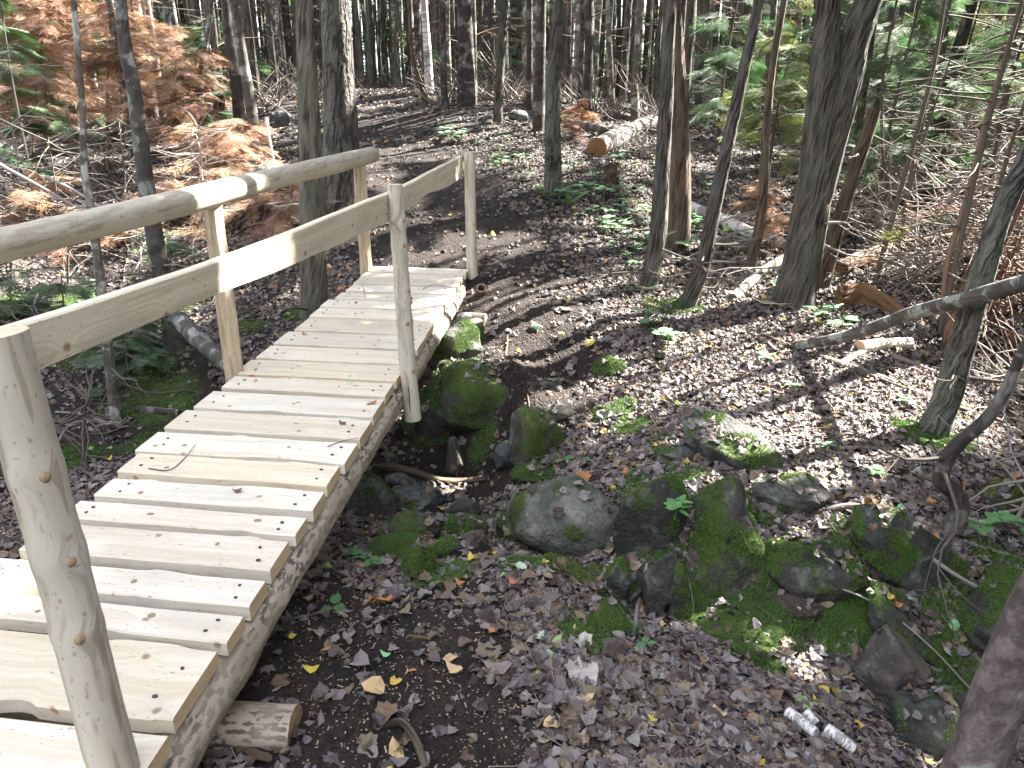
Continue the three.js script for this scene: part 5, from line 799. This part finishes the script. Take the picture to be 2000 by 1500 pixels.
// ---------------------------------------------------------------- litter
const PAL = [[0.121, 0.101, 0.098], [0.155, 0.129, 0.124], [0.093, 0.072, 0.069], [0.179, 0.155, 0.15], [0.068, 0.051, 0.044], [0.121, 0.084, 0.063], [0.109, 0.095, 0.098], [0.195, 0.162, 0.144], [0.046, 0.032, 0.028], [0.08, 0.062, 0.058], [0.148, 0.099, 0.061], [0.193, 0.152, 0.1], [0.222, 0.205, 0.192]];
const litterCol = () => { const c = PAL[Math.floor(rnd() * PAL.length)], k = rr(0.8, 1.2), q = rnd(); if (q < 0.006) return new THREE.Color(.5, .36, .07); if (q < 0.018) return new THREE.Color(.4, .18, .06); if (q < 0.022) return new THREE.Color(.25, .33, .12); return new THREE.Color(c[0] * k, c[1] * k, c[2] * k); };
const underBridge = (x, z) => false;
{
  reseed(401);
  const sets = LEAVES.map(() => [[], []]), q = Q();
  const place = (x, z, s) => {
    const so = mask(soilDiscs, x, z), mo = mask(mossDiscs, x, z); if (rnd() < so * 0.93 || rnd() < mo * 0.85) return;
    const n = normalAt(x, z), p = ground(x, z), up = n.clone().add(V3(rr(-.42, .42), 0, rr(-.42, .42))).normalize();
    const k = Math.floor(rnd() * LEAVES.length); p.addScaledVector(n, rr(0.004, 0.022));
    sets[k][0].push(mtx(p, Q().setFromUnitVectors(Y, up).multiply(q.setFromAxisAngle(Y, rr(0, 6.28))), s)); sets[k][1].push(litterCol());
  };
  for (let i = 0; i < 105000; i++) { const z = -1.1 - 6.4 * rnd(), w = 0.75 * -z + 0.8; place(rr(-w, w), z, rr(0.025, 0.065) * (rnd() < 0.14 ? rr(1.2, 1.8) : 1)); }
  for (let i = 0; i < 48000; i++) { const z = -7 - 6 * rnd(), w = 0.75 * -z + 0.8; place(rr(-w, w), z, rr(0.035, 0.075)); }
  for (let i = 0; i < 22000; i++) { const z = -12.5 - 14 * rnd(), w = 0.78 * -z; place(rr(-w, w), z, rr(0.06, 0.12)); }
  rockLeaves.forEach((m) => { const k = Math.floor(rnd() * LEAVES.length); sets[k][0].push(m); sets[k][1].push(litterCol()); });
  const holder = new THREE.Group(); holder.name = 'leaf_litter'; holder.userData = { label: 'dry brown and grey leaf litter carpeting the forest floor', category: 'leaf litter', kind: 'stuff' }; scene.add(holder);
  sets.forEach(([m, c], i) => instanced('dry_leaves', LEAVES[i], M.leaf, m, c, holder, 'stuff'));
  // the leaves that show largest, one by one
  const mats = PAL.map((c) => mat(null, { color: new THREE.Color(...c), side: THREE.DoubleSide, roughness: 0.75 }));
  let made = 0;
  while (made < 280) {
    const z = -1.2 - 2.1 * rnd(), x = rr(-0.55, 0.72 * -z + 0.25); if (mask(soilDiscs, x, z) > rr(0.1, 0.9) || mask(mossDiscs, x, z) > 0.4) continue;
    const n = normalAt(x, z), o = part('leaf', LEAVES[Math.floor(rnd() * 5)], mats[Math.floor(rnd() * mats.length)], groundMesh); o.position.copy(ground(x, z)).addScaledVector(n, rr(0.015, 0.03));
    o.quaternion.setFromUnitVectors(Y, n.add(V3(rr(-.35, .35), 0, rr(-.35, .35))).normalize()); o.rotateY(rr(0, 6.28)); o.scale.setScalar(rr(0.04, 0.075)); made++;
  }
  // leaves that stand out
  const YEL = [.55, .42, .06], TAN = [.5, .36, .18], GRN = [.2, .42, .2], RUST = [.35, .13, .07], PALE = [.4, .5, .36], GREY2 = [.42, .37, .34], DRK = [.12, .06, .06];
  [[625, 1318, YEL, .07, 'yellow folded leaf on the dark soil near the bridge'], [580, 1243, YEL, .045, 'small yellow leaf close to the stringer log'], [925, 1106, YEL, .07, 'bright yellow leaf lying at the gully edge'], [750, 1358, TAN, .085, 'large curled tan leaf on the dark near soil'], [870, 1306, TAN, .075, 'long tan leaf in the middle of the near soil'], [895, 1285, TAN, .06, 'tan leaf just above the long tan leaf'], [765, 1455, TAN, .09, 'broad orange-tan leaf beside the rotten stick'], [1060, 1422, TAN, .06, 'round tan leaf at the border of soil and litter'], [1122, 1380, TAN, .075, 'curled tan leaf on the near bank litter'], [1080, 1290, GRN, .055, 'green-yellow leaf on the near litter'], [1060, 1245, PALE, .06, 'pale green leaf on the near bank'], [1018, 1126, PALE, .06, 'pale round leaf beside the mossy rim'], [765, 1293, GRN, .05, 'small green leaf on the dark near soil'], [1160, 1330, GREY2, .13, 'large grey maple leaf flat on the near bank'], [1120, 1270, GREY2, .09, 'grey-pink leaf above the large maple leaf'], [1265, 1400, YEL, .05, 'yellow-green leaf near the thick dead stick'], [1580, 1370, YEL, .06, 'yellow-orange leaf on the litter left of the angular block'], [1755, 1415, YEL, .07, 'yellow leaf wedged by the flagstone'], [1600, 1300, GREY2, .09, 'pale leaf in the hollow below the overhang'], [1410, 1395, TAN, .07, 'orange-brown leaf by the thick dead stick'], [1690, 1128, TAN, .07, 'tan leaf left of the tent-shaped slab'], [1668, 1130, YEL, .06, 'long yellow leaf left of the tent-shaped slab'], [1940, 1155, YEL, .045, 'round yellow leaf on the right slope'], [1850, 1215, GRN, .06, 'green leaf in the leafy pocket below the tent-shaped slab'], [1060, 648, GRN, .12, 'light green leaf on the bare soil beyond the gully'], [1018, 690, YEL, .06, 'small pale yellow leaf on the bare soil bank'], [963, 467, YEL, .1, 'lone yellow leaf on the path beyond the bridge'], [1750, 995, GRN, .05, 'yellow-green leaf on the sunny litter behind the slab'], [1300, 1235, TAN, .06, 'tan leaf in the gap between slabs'], [1545, 1045, TAN, .07, 'tan leaf on the slope right of the pyramid boulder'], [1235, 880, TAN, .07, 'tan leaf on the slope behind the rounded boulder'], [1170, 1125, RUST, .05, 'rust-red leaf by the mossy rim'], [1010, 1150, RUST, .06, 'long rust-red leaf on the near bank'], [1630, 1315, GREY2, .07, 'grey leaf on the mud left of the angular block'], [1770, 1375, GREY2, .1, 'curled pale leaf right of the flagstone']].forEach(([px, py, c, s, label], i) => {
    const p = hit(px, py), n = normalAt(p.x, p.z), o = single('fallen_leaf', LEAVES[/maple/.test(label) ? 1 : [0, 4, 0, 2][i % 4]], mat(null, { color: new THREE.Color(...c), side: THREE.DoubleSide, roughness: 0.7 }), label, 'leaf'); o.position.copy(p).addScaledVector(n, 0.025); o.quaternion.setFromUnitVectors(Y, n.add(V3(rr(-.2, .2), 0, rr(-.1, .35))).normalize()); o.rotateY(rr(0, 6.28)); o.scale.setScalar(s);
  });
  // on the deck
  [[737, 785, RUST, .06, 'rust-red leaf on the plank left of the middle post'], [687, 592, DRK, .09, 'dark curled leaf on the deck past the middle post'], [675, 828, DRK, .055, 'dark leaf curled over a knot hole on the deck'], [508, 735, TAN, .08, 'tan leaf against the left split post'], [592, 650, RUST, .05, 'small red leaf at the left edge of the deck'], [690, 748, PALE, .06, 'pale leaf lying between two planks'], [475, 957, DRK, .05, 'dark crumpled leaf on a near plank'], [500, 732, RUST, .05, 'orange leaf scrap by the left split post'], [692, 613, RUST, .03, 'tiny red leaf scrap on the deck']].forEach(([px, py, c, s, label], i) => { const p = atY(px, py, 0.008), o = single('deck_leaf', LEAVES[i % 2 ? 4 : 0], mat(null, { color: new THREE.Color(...c), side: THREE.DoubleSide, roughness: 0.7 }), label, 'leaf'); o.position.copy(p); o.rotation.set(0, rr(0, 6.28), 0); o.scale.setScalar(s); });
  [[[[290, 915], [330, 918], [360, 895], [382, 868]], 'thin dark forked twig lying on the near planks'], [[[640, 872], [668, 862], [700, 855]], 'thin dark twig at the right end of the planks'], [[[825, 565], [845, 556], [865, 558], [880, 562]], 'tiny twig on the far planks'], [[[710, 562], [712, 575], [714, 582]], 'tiny forked twig left of the middle post top']].forEach(([px, label]) => { const pts = px.map(([x, y], i) => atY(x, y, 0.006 + (i % 2) * 0.004)); single('twig', limb(pts, taper(0.003, 0.0015), { seg: 14, sides: 5 }), M.twig, label, 'twig'); });
  // chips of sawn wood on the bare soil
  const ch = [], cc = [], chip = new THREE.BoxGeometry(1, 0.12, 0.35);
  const near2 = soilDiscs.slice(0, 22);
  for (let i = 0; i < 5500; i++) { const [cx, cz, r, k] = near2[Math.floor(rnd() * near2.length)], a = rr(0, 6.28), d = r * 1.15 * Math.sqrt(rnd()), x = cx + Math.cos(a) * d, z = cz + Math.sin(a) * d; if (mask(soilDiscs, x, z) < 0.25) continue; const p = ground(x, z); p.y += 0.006; ch.push(mtx(p, Q().setFromEuler(new THREE.Euler(rr(-.5, .5), rr(0, 6.28), rr(-.5, .5))), V3(rr(0.003, 0.008) * (rnd() < 0.15 ? 3 : 1), rr(0.003, 0.009), rr(0.004, 0.016)))); const g = rr(0.5, 1.1); cc.push(new THREE.Color(.36 * g, .28 * g, .18 * g)); }
  const chips = instanced('wood_chips', chip, M.leaf, ch, cc, scene, 'stuff'); chips.userData.label = 'pale sawdust and wood chips strewn over the dark soil'; chips.userData.category = 'wood chips';
  // fine twigs
  const tw = [], tc = [], tg = new THREE.CylinderGeometry(0.5, 0.35, 1, 5); tg.rotateZ(Math.PI / 2);
  for (let i = 0; i < 5200; i++) { const z = -1.2 - 13 * rnd() ** 1.2, w = 0.75 * -z + 0.5, x = rr(-w, w), p = ground(x, z), n = normalAt(x, z), s = rr(0.04, 0.2) * rr(0.4, 1) * (1 + -z / 9); if (rnd() < mask(soilDiscs, x, z)) continue; p.addScaledVector(n, rr(0.01, 0.03)); tw.push(mtx(p, Q().setFromUnitVectors(Y, n.add(V3(rr(-.15, .15), 0, rr(-.15, .15))).normalize()).multiply(q.setFromAxisAngle(Y, rr(0, 6.28))), V3(s, rr(0.0018, 0.005), rr(0.0018, 0.005)))); const g = rr(0.4, 1.3); tc.push(new THREE.Color(.26 * g, .21 * g, .17 * g)); }
  const tws = instanced('twig_litter', tg, M.leaf, tw, tc, scene, 'stuff'); tws.userData.label = 'thin dead twigs scattered over the leaf litter'; tws.userData.category = 'twigs';
  // moss on the ground
  const mm = [], mc = [];
  for (const [cx, cz, r, k] of mossDiscs) for (let i = 0; i < Math.min(4000, 26000 * r * r * 3); i++) { const a = rr(0, 6.28), d = r * 1.2 * Math.sqrt(rnd()), x = cx + Math.cos(a) * d, z = cz + Math.sin(a) * d; if (rnd() > mask(mossDiscs, x, z)) continue; const p = ground(x, z); p.y += 0.014; mm.push(mtx(p, Q().setFromUnitVectors(Y, normalAt(x, z)), rr(0.008, 0.018))); const g = rr(0.6, 1.4); mc.push(new THREE.Color(g, g, g)); }
  const mo = instanced('moss_carpet', tuft, M.moss, mm, mc, scene, 'stuff'); mo.userData.label = 'patches of green moss carpet on the banks and gully floor'; mo.userData.category = 'moss';
}
shadows(scene);
renderer.render(scene, camera);
